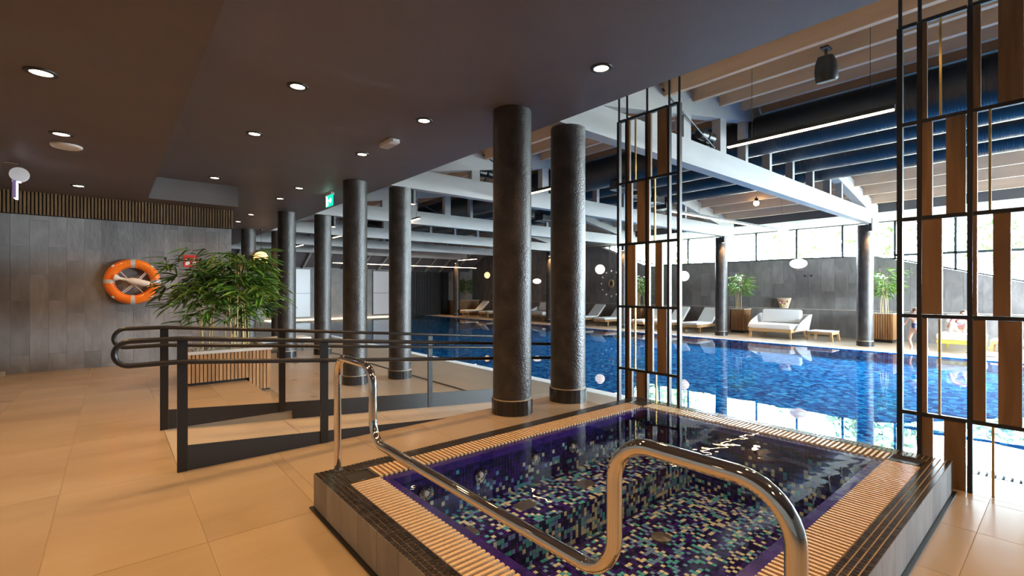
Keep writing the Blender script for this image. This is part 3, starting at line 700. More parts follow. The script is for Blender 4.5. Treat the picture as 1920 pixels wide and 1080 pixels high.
# grate slats
SLG = plain('grate_slat', (.66, .47, .28), .28)
def slat_run(a0, a1, axis, f0, f1):
    n = round((a1-a0)/.0305); w = (a1-a0)/n
    for i in range(n):
        p = a0 + i*w + .008; q = a0 + (i+1)*w - .008
        if axis == 'y': piece('grate_slat', tub, f0, f1, p, q, TZ-.03, TZ-.002, SLG)
        else: piece('grate_slat', tub, p, q, f0, f1, TZ-.03, TZ-.002, SLG)
slat_run(WY0, WY1, 'y', GX0+.002, WX0-.002); slat_run(WY0, WY1, 'y', WX1+.002, GX1-.002)
slat_run(WX0, WX1, 'x', GY0+.002, WY0-.002); slat_run(WX0, WX1, 'x', WY1+.002, GY1-.002)
for (cx, cy) in ((GX0, WY1), (WX1, WY1), (WX1, GY0), (GX0, GY0)):
    t_ = MB().box(cx+.008, cx+.162, cy+.008, cy+.162, TZ-.03, TZ-.012).build('corner_tray', DARKM, tub)
    MB().box(cx+.004, cx+.166, cy+.004, cy+.012, TZ-.02, TZ).box(cx+.004, cx+.166, cy+.158, cy+.166, TZ-.02, TZ).box(cx+.004, cx+.012, cy+.012, cy+.158, TZ-.02, TZ).box(cx+.158, cx+.166, cy+.012, cy+.158, TZ-.02, TZ).build('tray_frame', CHROME, t_)
# basin
PURP = mottled('violet_mosaic', [(.3, (.030, .012, .14)), (.7, (.070, .030, .28))], scale=24, detail=2, rough=.15, bump=.03)
TG = plain('tub_grout', (.016, .012, .035), .5)
BZ, FZ = -.15, -.38; BYE = 2.08; FYE = 1.15
MB().box(WX0-.03, WX0, WY0-.03, WY1+.03, FZ, TZ-.014).box(WX1, WX1+.03, WY0-.03, WY1+.03, FZ, TZ-.014).box(WX0, WX1, WY0-.03, WY0, FZ, TZ-.014).box(WX0, WX1, WY1, WY1+.03, FZ, TZ-.014).box(WX0-.03, WX1+.03, WY0-.03, WY1+.03, FZ-.1, FZ).box(WX0, WX1, BYE, WY1, FZ, BZ).build('basin', TG, tub)
MB().box(WX0, WX0+.055, WY0, WY1, TZ-.06, TZ-.016).box(WX1-.055, WX1, WY0, WY1, TZ-.06, TZ-.016).box(WX0+.055, WX1-.055, WY0, WY0+.055, TZ-.06, TZ-.016).box(WX0+.055, WX1-.055, WY1-.055, WY1, TZ-.06, TZ-.016).build('water_edge_band', PURP, tub)
pal = [plain('mosaic_navy', (.018, .012, .085), .15), plain('mosaic_violet', (.045, .018, .20), .15), plain('mosaic_cream', (.70, .74, .60), .15), plain('mosaic_teal', (.10, .48, .58), .15), plain('mosaic_blue', (.18, .32, .68), .15)]
rt = random.Random(11)
def pick(dens):
    u = rt.random()
    if u < dens*.40: return 2
    if u < dens*.68: return 3
    if u < dens: return 4
    return 0 if rt.random() < .55 else 1
P2 = .0268; parts = []; stuff = [MB() for _ in pal]
def lay(kind, u0, u1, v0, v1, fix, dens):
    nu = int((u1-u0)/P2); nv = int((v1-v0)/P2); du = (u1-u0)/nu; dv = (v1-v0)/nv; e_ = .0018
    for i in range(nu):
        for j in range(nv):
            a, b_ = u0+i*du, v0+j*dv; dd = dens(i/nu, j/nv) if callable(dens) else dens; c_ = pick(dd)
            if kind == 'h':
                bx = (a+e_, a+du-e_, b_+e_, b_+dv-e_, fix, fix+.003); cc = (a, b_, fix)
            elif kind == 'y-':
                bx = (a+e_, a+du-e_, fix-.003, fix, b_+e_, b_+dv-e_); cc = (a, fix, b_)
            elif kind == 'y+':
                bx = (a+e_, a+du-e_, fix, fix+.003, b_+e_, b_+dv-e_); cc = (a, fix, b_)
            elif kind == 'x+':
                bx = (fix, fix+.003, a+e_, a+du-e_, b_+e_, b_+dv-e_); cc = (fix, a, b_)
            else:
                bx = (fix-.003, fix, a+e_, a+du-e_, b_+e_, b_+dv-e_); cc = (fix, a, b_)
            parts.append((view_near(*cc) if kind == 'h' else 98, bx, c_))
I0, I1, J0, J1 = WX0+.0, WX1-.0, WY0+.0, WY1-.0
lay('h', I0, I1, BYE+.004, J1, BZ, .46)
lay('y-', I0, I1, FZ, BZ, BYE, .55)
lay('h', I0, I1, J0, BYE-.004, FZ, .42)
lay('y-', I0, I1, BZ, TZ-.065, J1, lambda u, v: .30*(1-v)**1.5)
lay('x-', J0, J1, FZ, TZ-.065, I1, lambda u, v: .35*(1-v))
lay('x+', J0, J1, FZ, TZ-.065, I0, lambda u, v: .25*(1-v))
lay('y+', I0, I1, FZ, TZ-.065, J0, lambda u, v: .25*(1-v))
parts.sort(key=lambda t: t[0])
for k, (d, bx, c_) in enumerate(parts):
    if k < 300: piece('mosaic_tile', tub, *bx, pal[c_])
    else: stuff[c_].box(*bx)
for c_, s_ in enumerate(stuff): tag(s_.build('basin_mosaic', pal[c_], tub), kind='stuff')
# jets, plates, drains
for (x, z) in ((1.45, .02), (1.86, .03), (2.35, .03), (2.75, .03)):
    j_ = MB().lathe([(.05, 0), (.05, -.008), (.032, -.012), (.03, -.004), (1e-5, -.004)], (x, WY1-.004, z), 20, 'y', False).build('water_jet', CHROME, tub, True)
    MB().lathe([(.018, -.004), (.016, -.012), (1e-5, -.013)], (x, WY1-.004, z), 14, 'y', False).build('nozzle', WPLAST, j_, True)
for (x, y) in ((1.55, 2.26), (2.05, 2.30), (2.6, 2.28)): MB().box(x-.07, x+.07, y-.05, y+.05, BZ+.003, BZ+.008).build('air_plate', plain('steel_plate', (.35, .33, .28), .3, .8) if 'steel_plate' not in MATS else MATS['steel_plate'], tub)
MB().box(2.50, 2.66, .98, 1.10, FZ+.003, FZ+.008).build('suction_plate', plain('pale_blue_plate', (.35, .55, .62), .3), tub)
for (x, y) in ((1.93, 1.30), (2.16, 1.42), (2.75, 1.75)):
    d_ = MB().lathe([(.065, 0), (.065, .012), (.04, .02), (1e-5, .022)], (x, y, FZ+.003), 24, 'z', False).build('floor_drain', MATS['steel_plate'], tub, True)
tw = MB().add([(WX0-.004, WY0-.004, TZ-.010), (WX1+.004, WY0-.004, TZ-.010), (WX1+.004, WY1+.004, TZ-.010), (WX0-.004, WY1+.004, TZ-.010)], [(0,1,2,3)]).build('tub_water', TUBW)
tag(tw, 'clear still water brimming over the mosaic hot tub', 'water', kind='stuff')
# chrome rail
HX = 1.0
hr = thing('grab_rail', (HX, 2.763, .2), 'polished steel grab rail with two raised hoops beside the hot tub steps', 'handrail')
pth = fillet([(HX, 2.763, .2), (HX, 2.763, .865), (HX, 2.275, .865), (HX, 2.275, .493), (HX, .775, .493), (HX, .775, .865), (HX, .345, .865), (HX, .345, .001)], .11, 10)
MB().tube(pth, .0205, 20).build('tube', CHROME, hr, True)
MB().lathe([(.032, 0), (.032, .006), (.022, .012)], (HX, 2.763, .2), 20).build('base_flange', CHROME, hr, True)
MB().lathe([(.032, 0), (.032, .006), (.022, .012)], (HX, .345, 0.0), 20).build('base_flange', CHROME, hr, True)

# ================================================================== SCREENS
def screen(y0, label):
    # y0 = largest Y ; bays go toward -Y
    s = thing('slatted_screen', (4.05, y0, 0), label, 'screen', 'hanging metal and wood screens')
    Ys = [y0, y0-.101, y0-.340, y0-.584, y0-.689]; Zs = [0.001, .44, 1.08, 1.72, 2.35, 3.0]
    for i, y in enumerate(Ys):
        w = .030 if i in (0, 4) else .024
        MB().box(4.03, 4.07, y-w/2, y+w/2, 0.001, 3.0).build('mullion', BLKM, s)
        hg = MB().tube([(4.05, y, 3.0), (4.05, y, 3.62)], .011, 8).build('hanger_rod', BLKM, s, True)
        MB().box(4.035, 4.065, y-.016, y+.016, 3.34, 3.42).build('clevis', BLKM, hg)
    for z in Zs[1:]:
        for a, b_ in zip(Ys, Ys[1:]):
            MB().box(4.034, 4.066, b_+.013, a-.013, z-.012, z+.012).build('crossbar', BLKM, s)
    pat = [([(.0, .25), (.5, .97)], [], [], [.40]), ([(.0, .12)], [.40], [(.0, .26), (.5, .95)], []), ([(.0, .46)], [], [(.0, .09), (.40, .74)], []),
           ([(.0, .24), (.55, .97)], [], [(.0, .09)], [.34]), ([(.0, .12)], [.42], [(.0, .16), (.5, .97)], [])]
    for r_, (w1, b1, w2, b2) in enumerate(pat):
        za, zb = Zs[r_]+.013, Zs[r_+1]-.013
        if r_ == 0: za = .002
        for (ya, yb_), ws, bs in (((Ys[1]-.013, Ys[2]+.013), w1, b1), ((Ys[2]-.013, Ys[3]+.013), w2, b2)):
            L_ = ya - yb_
            for f0, f1 in ws: MB().box(4.037, 4.063, ya-L_*f1, ya-L_*f0, za, zb).build('wood_slat', SCRW, s)
            for f0 in bs: MB().box(4.042, 4.058, ya-L_*f0-.006, ya-L_*f0+.006, za, zb).build('brass_rod', BRASS, s)
    if True:
        MB().box(4.037, 4.063, Ys[3]-.09, Ys[3]-.014, Zs[2]+.013, Zs[3]-.013).build('wood_slat', SCRW, s) if False else None
    return s
screen(3.075, 'slender black metal and wood slat screen behind the far corner of the hot tub')
screen(.762, 'large black metal and wood slat screen at the right edge, nearest the camera')

# ================================================================== PLANTERS + PLANTS
def leaf_mesh(L_, w, mat):
    m = MB(); n = 4; vs = []
    for i in range(n+1):
        t = i/n; ww = w*math.sin(math.pi*min(1, .12+t*.88))**.8 if i < n else 0; z = -.22*L_*t*t
        vs += [(t*L_, -ww/2, z), (t*L_, 0, z-.10*w*2), (t*L_, ww/2, z)]
    fs = []
    for i in range(n):
        a = i*3; fs += [(a, a+3, a+4, a+1), (a+1, a+4, a+5, a+2)]
    m.add(vs, fs); return m
def leaf_matrix(p, d, roll, s):
    d = Vector(d).normalized(); up = Vector((0,0,1)); sd = up.cross(d)
    if sd.length < .01: sd = Vector((0,1,0))
    sd.normalize(); u = d.cross(sd)
    m = Matrix((d, sd, u)).transposed().to_4x4() @ Matrix.Rotation(roll, 4, 'X')
    return Matrix.Translation(p) @ m @ Matrix.Scale(s, 4)
def bamboo(root, cx, cy, z0, height, spread, ncane, nleaf, seed, nparts, leafL=.24, lw=.026, mat=LEAF, lowfrac=.35, canes=CANE):
    rg = random.Random(seed); lm = leaf_mesh(leafL, lw, mat); me = lm.mesh('leaf', mat, False); st_ = MB(); cand = []; cs = []
    for i in range(ncane):
        a = rg.random()*6.28; rr = spread*.45*rg.random()**.5; bx, by = cx+rr*math.cos(a), cy+rr*math.sin(a)
        h = height*(.72+.28*rg.random()); lx, ly = rg.uniform(-.12, .12), rg.uniform(-.12, .12)
        pts = [Vector((bx+lx*t*t*h, by+ly*t*t*h, z0+h*t)) for t in [k/6 for k in range(7)]]
        MB().tube(pts, [.011-.006*k/6 for k in range(7)], 7).build('cane', canes, root, True); cs.append((pts, h))
    while len(cand) < nleaf:
        pts, h = rg.choice(cs); t = lowfrac + (1-lowfrac)*rg.random()**.8
        k = min(5, int(t*6)); p = pts[k].lerp(pts[k+1], t*6-k)
        a = rg.random()*6.28; bl = spread*.62*rg.random()**.6*(1.15-.45*abs(t-.6))
        q = p + Vector((math.cos(a)*bl, math.sin(a)*bl, bl*rg.uniform(-.1, .35)))
        for j in range(rg.randint(4, 7)):
            da = a + rg.uniform(-1.1, 1.1); dz = rg.uniform(-.55, .35)
            cand.append(leaf_matrix(q + Vector((rg.uniform(-.03, .03), rg.uniform(-.03, .03), rg.uniform(-.03, .03))), (math.cos(da), math.sin(da), dz), rg.uniform(-.6, .6), rg.uniform(.6, 1.15)))
    o = Vector(ORG[root.name])
    cand.sort(key=lambda m_: m_.translation.length)
    for i, m_ in enumerate(cand):
        if i < nparts: place('leaf', me, root, mat4=Matrix.Translation(-o) @ m_)
        else:
            st_.add([m_ @ Vector(v_) for v_ in lm.v], lm.f)
    if st_.v: tag(st_.build('foliage', mat, root), kind='stuff')
pl = thing('planter', (1.25, 7.4, -.165), 'long wooden slat planter with pale stone rim beside the ramp landing', 'planter')
PX0, PX1, PY0, PY1 = .742, 1.735, 7.4, 8.3
MB().box(PX0+.02, PX1-.02, PY0+.02, PY1-.02, .03, .40).box(1.45, PX1-.02, PY0+.02, PY1-.02, -.163, .03).build('body', BLACKW, pl)
MB().box(PX0+.04, 1.44, PY0+.04, PY1-.04, .002, .03).build('plinth', BLKM, pl)
x = PX0
while x < PX1-.03:
    z0_ = .035 if x < 1.42 else -.14
    piece('slat', pl, x, x+.034, PY0, PY0+.02, z0_, .405, SLAT); piece('slat', pl, x, x+.034, PY1-.02, PY1, z0_, .405, SLAT); x += .0445
y = PY0+.03
while y < PY1-.05:
    piece('slat', pl, PX1-.02, PX1, y, y+.032, -.14, .405, SLAT); piece('slat', pl, PX0, PX0+.02, y, y+.032, .035, .405, SLAT); y += .0445
MB().box(PX0-.01, PX1+.01, PY0-.01, PY0+.06, .405, .445).box(PX0-.01, PX1+.01, PY1-.06, PY1+.01, .405, .445).box(PX0-.01, PX0+.06, PY0+.06, PY1-.06, .405, .445).box(PX1-.06, PX1+.01, PY0+.06, PY1-.06, .405, .445).build('rim', STONE, pl)
peb = MB(); rg = random.Random(5)
for i in range(420):
    c_ = (rg.uniform(PX0+.08, PX1-.08), rg.uniform(PY0+.08, PY1-.08), .425); peb.ball(c_, rg.uniform(.014, .026), .6, 6, 4)
tag(peb.build('pebbles', PEB, pl, True), kind='stuff')
MB().box(PX0+.06, PX1-.06, PY0+.06, PY1-.06, .40, .42).build('soil', BLACKW, pl)
bb = thing('bamboo_plant', (1.25, 7.85, .42), 'bushy green bamboo plant growing in the long slat planter', 'plant')
bamboo(bb, 1.23, 7.82, .42, 1.36, .86, 17, 1900, 21, 300, .235, .036, LEAF, .36)

def slat_planter(x0, x1, y0, y1, z0, z1, label, group):
    p = thing('planter', ((x0+x1)/2, (y0+y1)/2, z0), label, 'planter', group)
    MB().box(x0+.03, x1-.03, y0+.03, y1-.03, z0, z0+.1).build('plinth', BLKM, p)
    MB().box(x0+.015, x1-.015, y0+.015, y1-.015, z0+.1, z1-.03).build('body', BLACKW, p)
    x = x0
    while x < x1-.02:
        piece('slat', p, x, x+.045, y0, y0+.016, z0+.09, z1-.03, SLAT); piece('slat', p, x, x+.045, y1-.016, y1, z0+.09, z1-.03, SLAT); x += .06
    y = y0+.02
    while y < y1-.05:
        piece('slat', p, x0, x0+.016, y, y+.045, z0+.09, z1-.03, SLAT); piece('slat', p, x1-.016, x1, y, y+.045, z0+.09, z1-.03, SLAT); y += .06
    MB().box(x0-.01, x1+.01, y0-.01, y0+.04, z1-.03, z1).box(x0-.01, x1+.01, y1-.04, y1+.01, z1-.03, z1).box(x0-.01, x0+.04, y0+.04, y1-.04, z1-.03, z1).box(x1-.04, x1+.01, y0+.04, y1-.04, z1-.03, z1).build('rim', STONE, p)
    MB().box(x0+.04, x1-.04, y0+.04, y1-.04, z1-.04, z1-.015).build('soil', PEB, p)
def palm(x, y, z, h, sp_, label, seed, n=420, mat=LEAF2):
    p = thing('potted_palm', (x, y, z), label, 'plant', 'poolside palms')
    bamboo(p, x, y, z, h, sp_, 7, n, seed, 0, .30, .036, mat, .45)
slat_planter(17.75, 18.3, 7.85, 8.40, LOW, .56, 'square wooden slat planter left of the white daybed', 'square slat planters')
palm(18.0, 8.12, .54, 1.42, .48, 'bright green palm behind the poolside column, left of the daybed', 31)
slat_planter(17.72, 18.27, 3.50, 4.05, LOW, .56, 'square wooden slat planter right of the nearest poolside column', 'square slat planters')
palm(18.0, 3.78, .54, 1.45, .48, 'bright green palm just left of the right screen', 32)
slat_planter(17.72, 18.27, 12.3, 12.85, LOW, .56, 'square wooden slat planter seen through the left screen', 'square slat planters')
palm(18.0, 12.57, .54, 1.40, .48, 'bright green palm seen through the left screen', 33)
fpn = thing('planter', (17.6, 25.7, LOW), 'long brown timber planter box in the far corner', 'planter')
MB().box(16.75, 18.5, 25.35, 26.1, LOW, .58).build('box', wood('dark_planter_wood', (.20, .11, .05), (.30, .17, .08), 'x'), fpn)
MB().box(16.73, 18.52, 25.33, 26.12, .58, .61).build('rim', STONE, fpn)
p = thing('potted_palm', (17.6, 25.7, .6), 'dark bamboo clump in the far corner planter', 'plant')
bamboo(p, 17.6, 25.55, .6, 1.6, .5, 10, 500, 41, 0, .30, .032, LEAF, .3)

# ================================================================== FAR WALL FITTINGS
for i, (xa, xb) in enumerate(((6.25, 8.15), (11.7, 13.3))):
    p = thing('wall_panel', ((xa+xb)/2, 26.55, -.2), ['black framed pale wall panel on the far wall, left one', 'black framed pale wall panel on the far wall, right one'][i], 'wall panel', 'framed panels on the far wall')
    for za, zb in ((-.18, 1.06), (1.08, 2.36)): MB().box(xa, xb, 26.57, 26.598, za, zb).build('panel', PANELM, p)
    MB().box(xa-.05, xa, 26.54, 26.598, -.23, 2.41).box(xb, xb+.05, 26.54, 26.598, -.23, 2.41).box(xa, xb, 26.54, 26.598, 2.36, 2.41).box(xa, xb, 26.54, 26.598, -.23, -.18).box(xa, xb, 26.55, 26.598, 1.06, 1.08).build('frame', BLKM, p)
for i, x in enumerate((5.35, 9.0, 10.6, 13.0+.55)):
    side_l = thing('cylinder_spotlight', (x, 26.48, 2.0), ['cylinder wall light at the left of the left far panel', 'cylinder wall light right of the left far panel', 'cylinder wall light left of the right far panel', 'cylinder wall light right of the right far panel'][i], 'wall light', 'cylinder lights on the far wall')
    MB().lathe([(.05, 0), (.05, .3)], (x, 26.45, 2.0), 16).build('housing', DARKM, side_l, True)
    MB().lathe([(1e-5, -.002), (.045, -.002)], (x, 26.45, 2.0), 16, 'z', False).build('lens', GLOW, side_l)
    MB().bar((x, 26.48, 2.15), (x, 26.6, 2.15), .03, .06).build('bracket', DARKM, side_l)
    spot((x, 26.45, 1.98), (x, 26.56, 0), 45, 75, .8, parent=side_l)
ss = thing('dark_slat_screen', (15.4, 26.5, LOW), 'dark vertical slat screen on the far wall by the last column', 'slat panel')
MB().box(14.1, 16.85, 26.55, 26.6, LOW, 2.4).build('backing', BLACKW, ss)
x = 14.1
while x < 16.85: piece('slat', ss, x, x+.05, 26.48, 26.55, LOW, 2.4, DARKM); x += .1
MB().box(14.05, 16.95, 26.47, 26.6, 2.4, 2.46).build('head_rail', DARKM, ss)

# ================================================================== FURNITURE
def make_lounger():
    r = thing('sun_lounger', (0,0,0), 'sun lounger', 'sun lounger', 'white sun loungers by the pool')
    MB().box(0, 1.95, -.33, -.28, .20, .28).box(0, 1.95, .28, .33, .20, .28).box(0, .05, -.28, .28, .20, .28).box(1.90, 1.95, -.28, .28, .20, .28).build('frame', TEAK, r, local=True)
    for sx, sy in ((.18, -1), (.18, 1), (1.45, -1), (1.45, 1)): MB().box(sx, sx+.07, sy*.30-.03, sy*.30+.03, 0, .2).build('leg', TEAK, r, local=True)
    MB().box(0.0, 1.2, -.31, .31, .285, .375).build('seat_mattress', WHITE, r, local=True, bev=.03)
    m_ = Matrix.Translation((1.17, 0, .32)) @ Matrix.Rotation(R(-42), 4, 'Y')
    b_ = MB().box(0, .82, -.31, .31, -.035, .055); b_.v = [tuple(m_ @ Vector(v_)) for v_ in b_.v]; b_.build('back_mattress', WHITE, r, local=True, bev=.03)
    b_ = MB().box(0, .80, -.29, .29, -.07, -.04); b_.v = [tuple(m_ @ Vector(v_)) for v_ in b_.v]; b_.build('back_frame', TEAK, r, local=True)
    MB().bar((1.62, 0, .24), (1.50, 0, .52), .03, .5, (1,0,0)).build('prop', TEAK, r, local=True)
    return r
protoL = make_lounger(); usedL = False
def lounger(x, y, rz, label, z=LOW):
    global usedL
    o = protoL if not usedL else copy_tree(protoL); usedL = True
    o.location = (x, y, z); o.rotation_euler = (0,0,rz); o['label'] = label
    return o
lounger(16.35, 9.25, 0, 'white sun lounger just left of the column by the daybed')
lounger(16.45, 10.55, 0, 'white sun lounger seen at the right edge of the left screen')
lounger(16.2, 11.45, 0, 'white sun lounger seen through the middle of the left screen')
lounger(16.3, 13.45, 0, 'white sun lounger left of the left screen, under the sunburst clock')
lounger(16.35, 14.85, 0, 'white sun lounger half hidden by the front right column')
lounger(16.2, 23.9, 0, 'farthest white sun lounger by the last column')
lounger(16.3, 22.1, 0, 'far white sun lounger partly behind the front left column')
fb = thing('flat_lounger', (3.05, 13.3, LOW), 'flat white padded lounger with a pillow roll and dark legs, between the far columns', 'sun lounger')
MB().box(-.95, .95, -.32, .32, .20, .25).build('frame', DARKM, fb, local=True)
for sx in (-.75, .75):
    for sy in (-.27, .27): MB().box(sx-.02, sx+.02, sy-.02, sy+.02, 0, .2).build('leg', DARKM, fb, local=True)
MB().box(-.96, .96, -.33, .33, .251, .35).build('mattress', WHITE, fb, local=True, bev=.03)
MB().tube([(-.78, -.24, .42), (-.78, 0, .42), (-.78, .24, .42)], [.06, .07, .06], 14).build('pillow_roll', WHITE, fb, True, local=True)

def daybed(x, y, label, group, frame=TEAK, shell=True, fabric=WHITE):
    r = thing('daybed', (x, y, LOW), label, 'daybed', group)
    hw = .66 if shell else .42; D = 1.3
    f_ = MB().box(0, .06, -hw, hw, .20, .30).box(D-.06, D, -hw, hw, .20, .30).box(.06, D-.06, -hw, -hw+.06, .20, .30).box(.06, D-.06, hw-.06, hw, .20, .30)
    f_.build('frame', frame, r, local=True)
    for sx in (.03, D-.06):
        for sy in (-1, 1): MB().bar((sx+.03, sy*(hw-.05), .2), (sx+(.03 if sx < .5 else .07), sy*(hw-.03), 0), .06, .06, (1,0,0)).build('leg', frame, r, local=True)
    MB().box(-.02, D-.15, -hw-.01, hw+.01, .30, .46).build('seat_cushion', fabric, r, local=True, bev=.045)
    m_ = Matrix.Translation((D-.32, 0, .46)) @ Matrix.Rotation(R(14), 4, 'Y')
    b_ = MB().box(-.09, .09, -hw+.04, hw-.04, .0, .46); b_.v = [tuple(m_ @ Vector(v_)) for v_ in b_.v]; b_.build('back_cushion', fabric, r, local=True, bev=.05)
    if shell:
        pts = []; n = 40
        for i in range(n+1):
            t = -1 + 2*i/n; a = abs(t)
            if a > .45: u = (1-a)/.55; px_, py_ = .25 + (D-.25)*u, (hw+.03+.07*u)*(1 if t > 0 else -1)
            else: px_, py_ = D + .10*math.cos(t/.45*math.pi/2), (hw+.10)*math.sin(t/.45*math.pi/2)
            top = .34 + .42*min(1, (1-a)/.5)**.7; pts.append((px_, py_, .24, top))
        vs_ = []; fs_ = []
        for px_, py_, zb, zt in pts:
            nx_, ny_ = px_-.5, py_; l_ = math.hypot(nx_, ny_); nx_ /= l_; ny_ /= l_
            vs_ += [(px_-.04*nx_, py_-.04*ny_, zb), (px_, py_, zb), (px_+.10*nx_, py_+.10*ny_, zt), (px_+.05*nx_, py_+.05*ny_, zt)]
        for i in range(n):
            for k_ in range(4): fs_.append((i*4+k_, i*4+(k_+1) % 4, (i+1)*4+(k_+1) % 4, (i+1)*4+k_))
        fs_ += [(0,1,2,3), (n*4+3, n*4+2, n*4+1, n*4)]
        MB().add(vs_, fs_).build('woven_shell', WOVEN, r, True, local=True)
    return r
daybed(16.55, 6.52, 'white woven two seat daybed with big back cushion by the half wall', 'white daybeds')
daybed(16.9, 18.3, 'white woven daybed seen between the two nearest columns', 'white daybeds')
daybed(16.38, 1.92, 'yellow framed daybed with white cushions and a person on it', 'white daybeds', YELLOW, False)
def low_table(x, y, label):
    r = thing('low_table', (x, y, LOW), label, 'table', 'low teak tables')
    MB().box(-.36, .36, -.34, .34, .27, .30).build('top', WHITE, r, local=True, bev=.006)
    MB().box(-.34, .34, -.34, -.30, .20, .27).box(-.34, .34, .30, .34, .20, .27).box(-.34, -.30, -.30, .30, .20, .27).box(.30, .34, -.30, .30, .20, .27).build('apron', TEAK, r, local=True)
    for sx in (-1, 1):
        for sy in (-1, 1): MB().bar((sx*.31, sy*.31, .2), (sx*.335, sy*.335, 0), .06, .06, (1,0,0)).build('leg', TEAK, r, local=True)
low_table(17.15, 5.14, 'low teak table with white top right of the white daybed')
low_table(16.85, 17.05, 'low teak table beside the daybed between the two nearest columns')
low_table(17.6, 1.08, 'low teak table carrying pink towels behind the right screen')
tv = MB().box(17.35, 17.75, .9, 1.3, LOW+.302, LOW+.37).build('folded_towel', PINK, bev=.03); tag(tv, 'folded pink and white towel on the low table at the far right', 'towel')
tv = MB().box(17.42, 17.7, .98, 1.22, LOW+.372, LOW+.43).build('folded_towel', WHITE, bev=.025); tag(tv, 'small white towel on top of the folded pink towel', 'towel')
fw = MB().box(15.85, 16.15, 1.18, 1.45, LOW+.001, LOW+.09).build('folded_towel', WHITE, bev=.035); tag(fw, 'white towel lying on the deck by the pool edge at far right', 'towel')
ff = thing('flip_flop', (15.75, 1.08, LOW), 'bright green flip flop on the deck at the pool edge', 'flip flop')
MB().lathe([(.05, 0), (.055, .012), (.05, .024)], (0,0,0), 16).build('sole', GREENP, ff, True, local=True).scale = (2.4, 1, 1)
MB().tube([(-.02, -.045, .02), (.04, 0, .06), (-.02, .045, .02)], .008, 6).build('strap', GREENP, ff, True, local=True)
# basket on ledge
bk = thing('woven_basket', (18.70, 6.85, .592), 'pale woven basket with red and yellow dots on the stone ledge', 'basket')
MB().lathe([(.10, 0), (.115, .02), (.19, .34), (.20, .36), (.19, .37), (.17, .36), (.10, .05), (1e-5, .05)], (18.71, 6.85, .592), 24, 'z', False).build('body', plain('straw', (.75, .58, .42), .8), bk, True).scale = (.5, 1.25, 1)
bk.children[0].location.x = 0
for i, (a, z, m_) in enumerate(((150, .2, PINK), (180, .25, REDP), (200, .16, YELLOW), (215, .24, REDP), (168, .12, YELLOW))):
    rr_ = .105 + .1*z/.34 + .02
    MB().ball((18.71+.5*rr_*math.cos(R(a)), 6.85+1.25*rr_*math.sin(R(a)), .592+z), .028, 1, 10, 6).build('pompom', m_, bk, True)
# sunburst clock
ck = thing('sunburst_clock', (18.815, 14.75, 1.57), 'sunburst wall clock with dot markers on the slate wall left of the left screen', 'clock')
MB().tube([(18.80, 14.75+.13*math.cos(t), 1.57+.16*math.sin(t)) for t in [6.2832*i/24 for i in range(24)]], .05, 10, True).build('centre_ring', wood('clock_wood', (.45, .28, .14), (.6, .4, .22), 'z'), ck, True)
for i in range(12):
    a = R(30*i); MB().ball((18.80, 14.75+.62*math.cos(a), 1.57+.62*math.sin(a)), .045, 1, 10, 8).build('hour_marker', WPLAST, ck, True)
MB().bar((18.79, 14.75, 1.57), (18.79, 14.65, 2.0), .012, .03, (1,0,0)).bar((18.79, 14.75, 1.57), (18.79, 14.95, 1.15), .012, .03, (1,0,0)).build('hand', BLKM, ck)
for i, y in enumerate((6.2, 6.0, 2.9, 2.6)):
    k_ = thing('wall_hook', (18.8, y, 1.75), ['black wall hook high on the half wall right of the left palm', 'second black wall hook beside it on the half wall', 'black wall hook on the half wall seen through the right screen', 'second black wall hook seen through the right screen'][i], 'hook', 'small black wall hooks')
    MB().lathe([(.03, -.02), (.03, 0)], (18.82, y, 1.75), 12, 'x').build('plate', BLKM, k_)
    MB().tube([(18.80, y, 1.75), (18.74, y, 1.74), (18.73, y, 1.79)], .01, 6).build('prong', BLKM, k_)

# ================================================================== PEOPLE
def skin_mesh(name, verts, edges, radii, mat, parent, root=0, sub=2):
    me = bpy.data.meshes.new(name); me.from_pydata(verts, edges, []); me.materials.append(mat)
    ob = place(name, me, parent)
    md = ob.modifiers.new('skin', 'SKIN'); md.use_smooth_shade = True
    for i, r_ in enumerate(radii):
        sv = me.skin_vertices[0].data[i]; sv.radius = r_ if isinstance(r_, tuple) else (r_, r_); sv.use_root = (i == root)
    s_ = ob.modifiers.new('subsurf', 'SUBSURF'); s_.levels = sub; s_.render_levels = sub
    return ob
def hand(parent, p, d, up, s, mat):
    # palm with five fingers, rooted at wrist p
    p = Vector(p); d = Vector(d).normalized(); up = Vector(up); sd = d.cross(up).normalized(); up = sd.cross(d)
    vs = [p, p + d*.045*s]; es = [(0,1)]; rs = [(.022*s, .016*s), (.032*s, .014*s)]
    for k_ in range(4):
        o_ = sd*(.024 - .016*k_)*s; L_ = (.062, .074, .07, .055)[k_]*s; b0 = len(vs)
        vs += [p + d*.06*s + o_, p + d*(.06*s+L_*.55) + o_*1.1 - up*.006*s, p + d*(.06*s+L_) + o_*1.15 - up*.022*s]
        es += [(1, b0), (b0, b0+1), (b0+1, b0+2)]; rs += [.010*s, .009*s, .007*s]
    b0 = len(vs); vs += [p + d*.03*s - sd*.03*s, p + d*.055*s - sd*.055*s]; es += [(0, b0), (b0, b0+1)]; rs += [.011*s, .009*s]
    return skin_mesh('hand', [tuple(v_) for v_ in vs], es, rs, mat, parent, 0, 1)
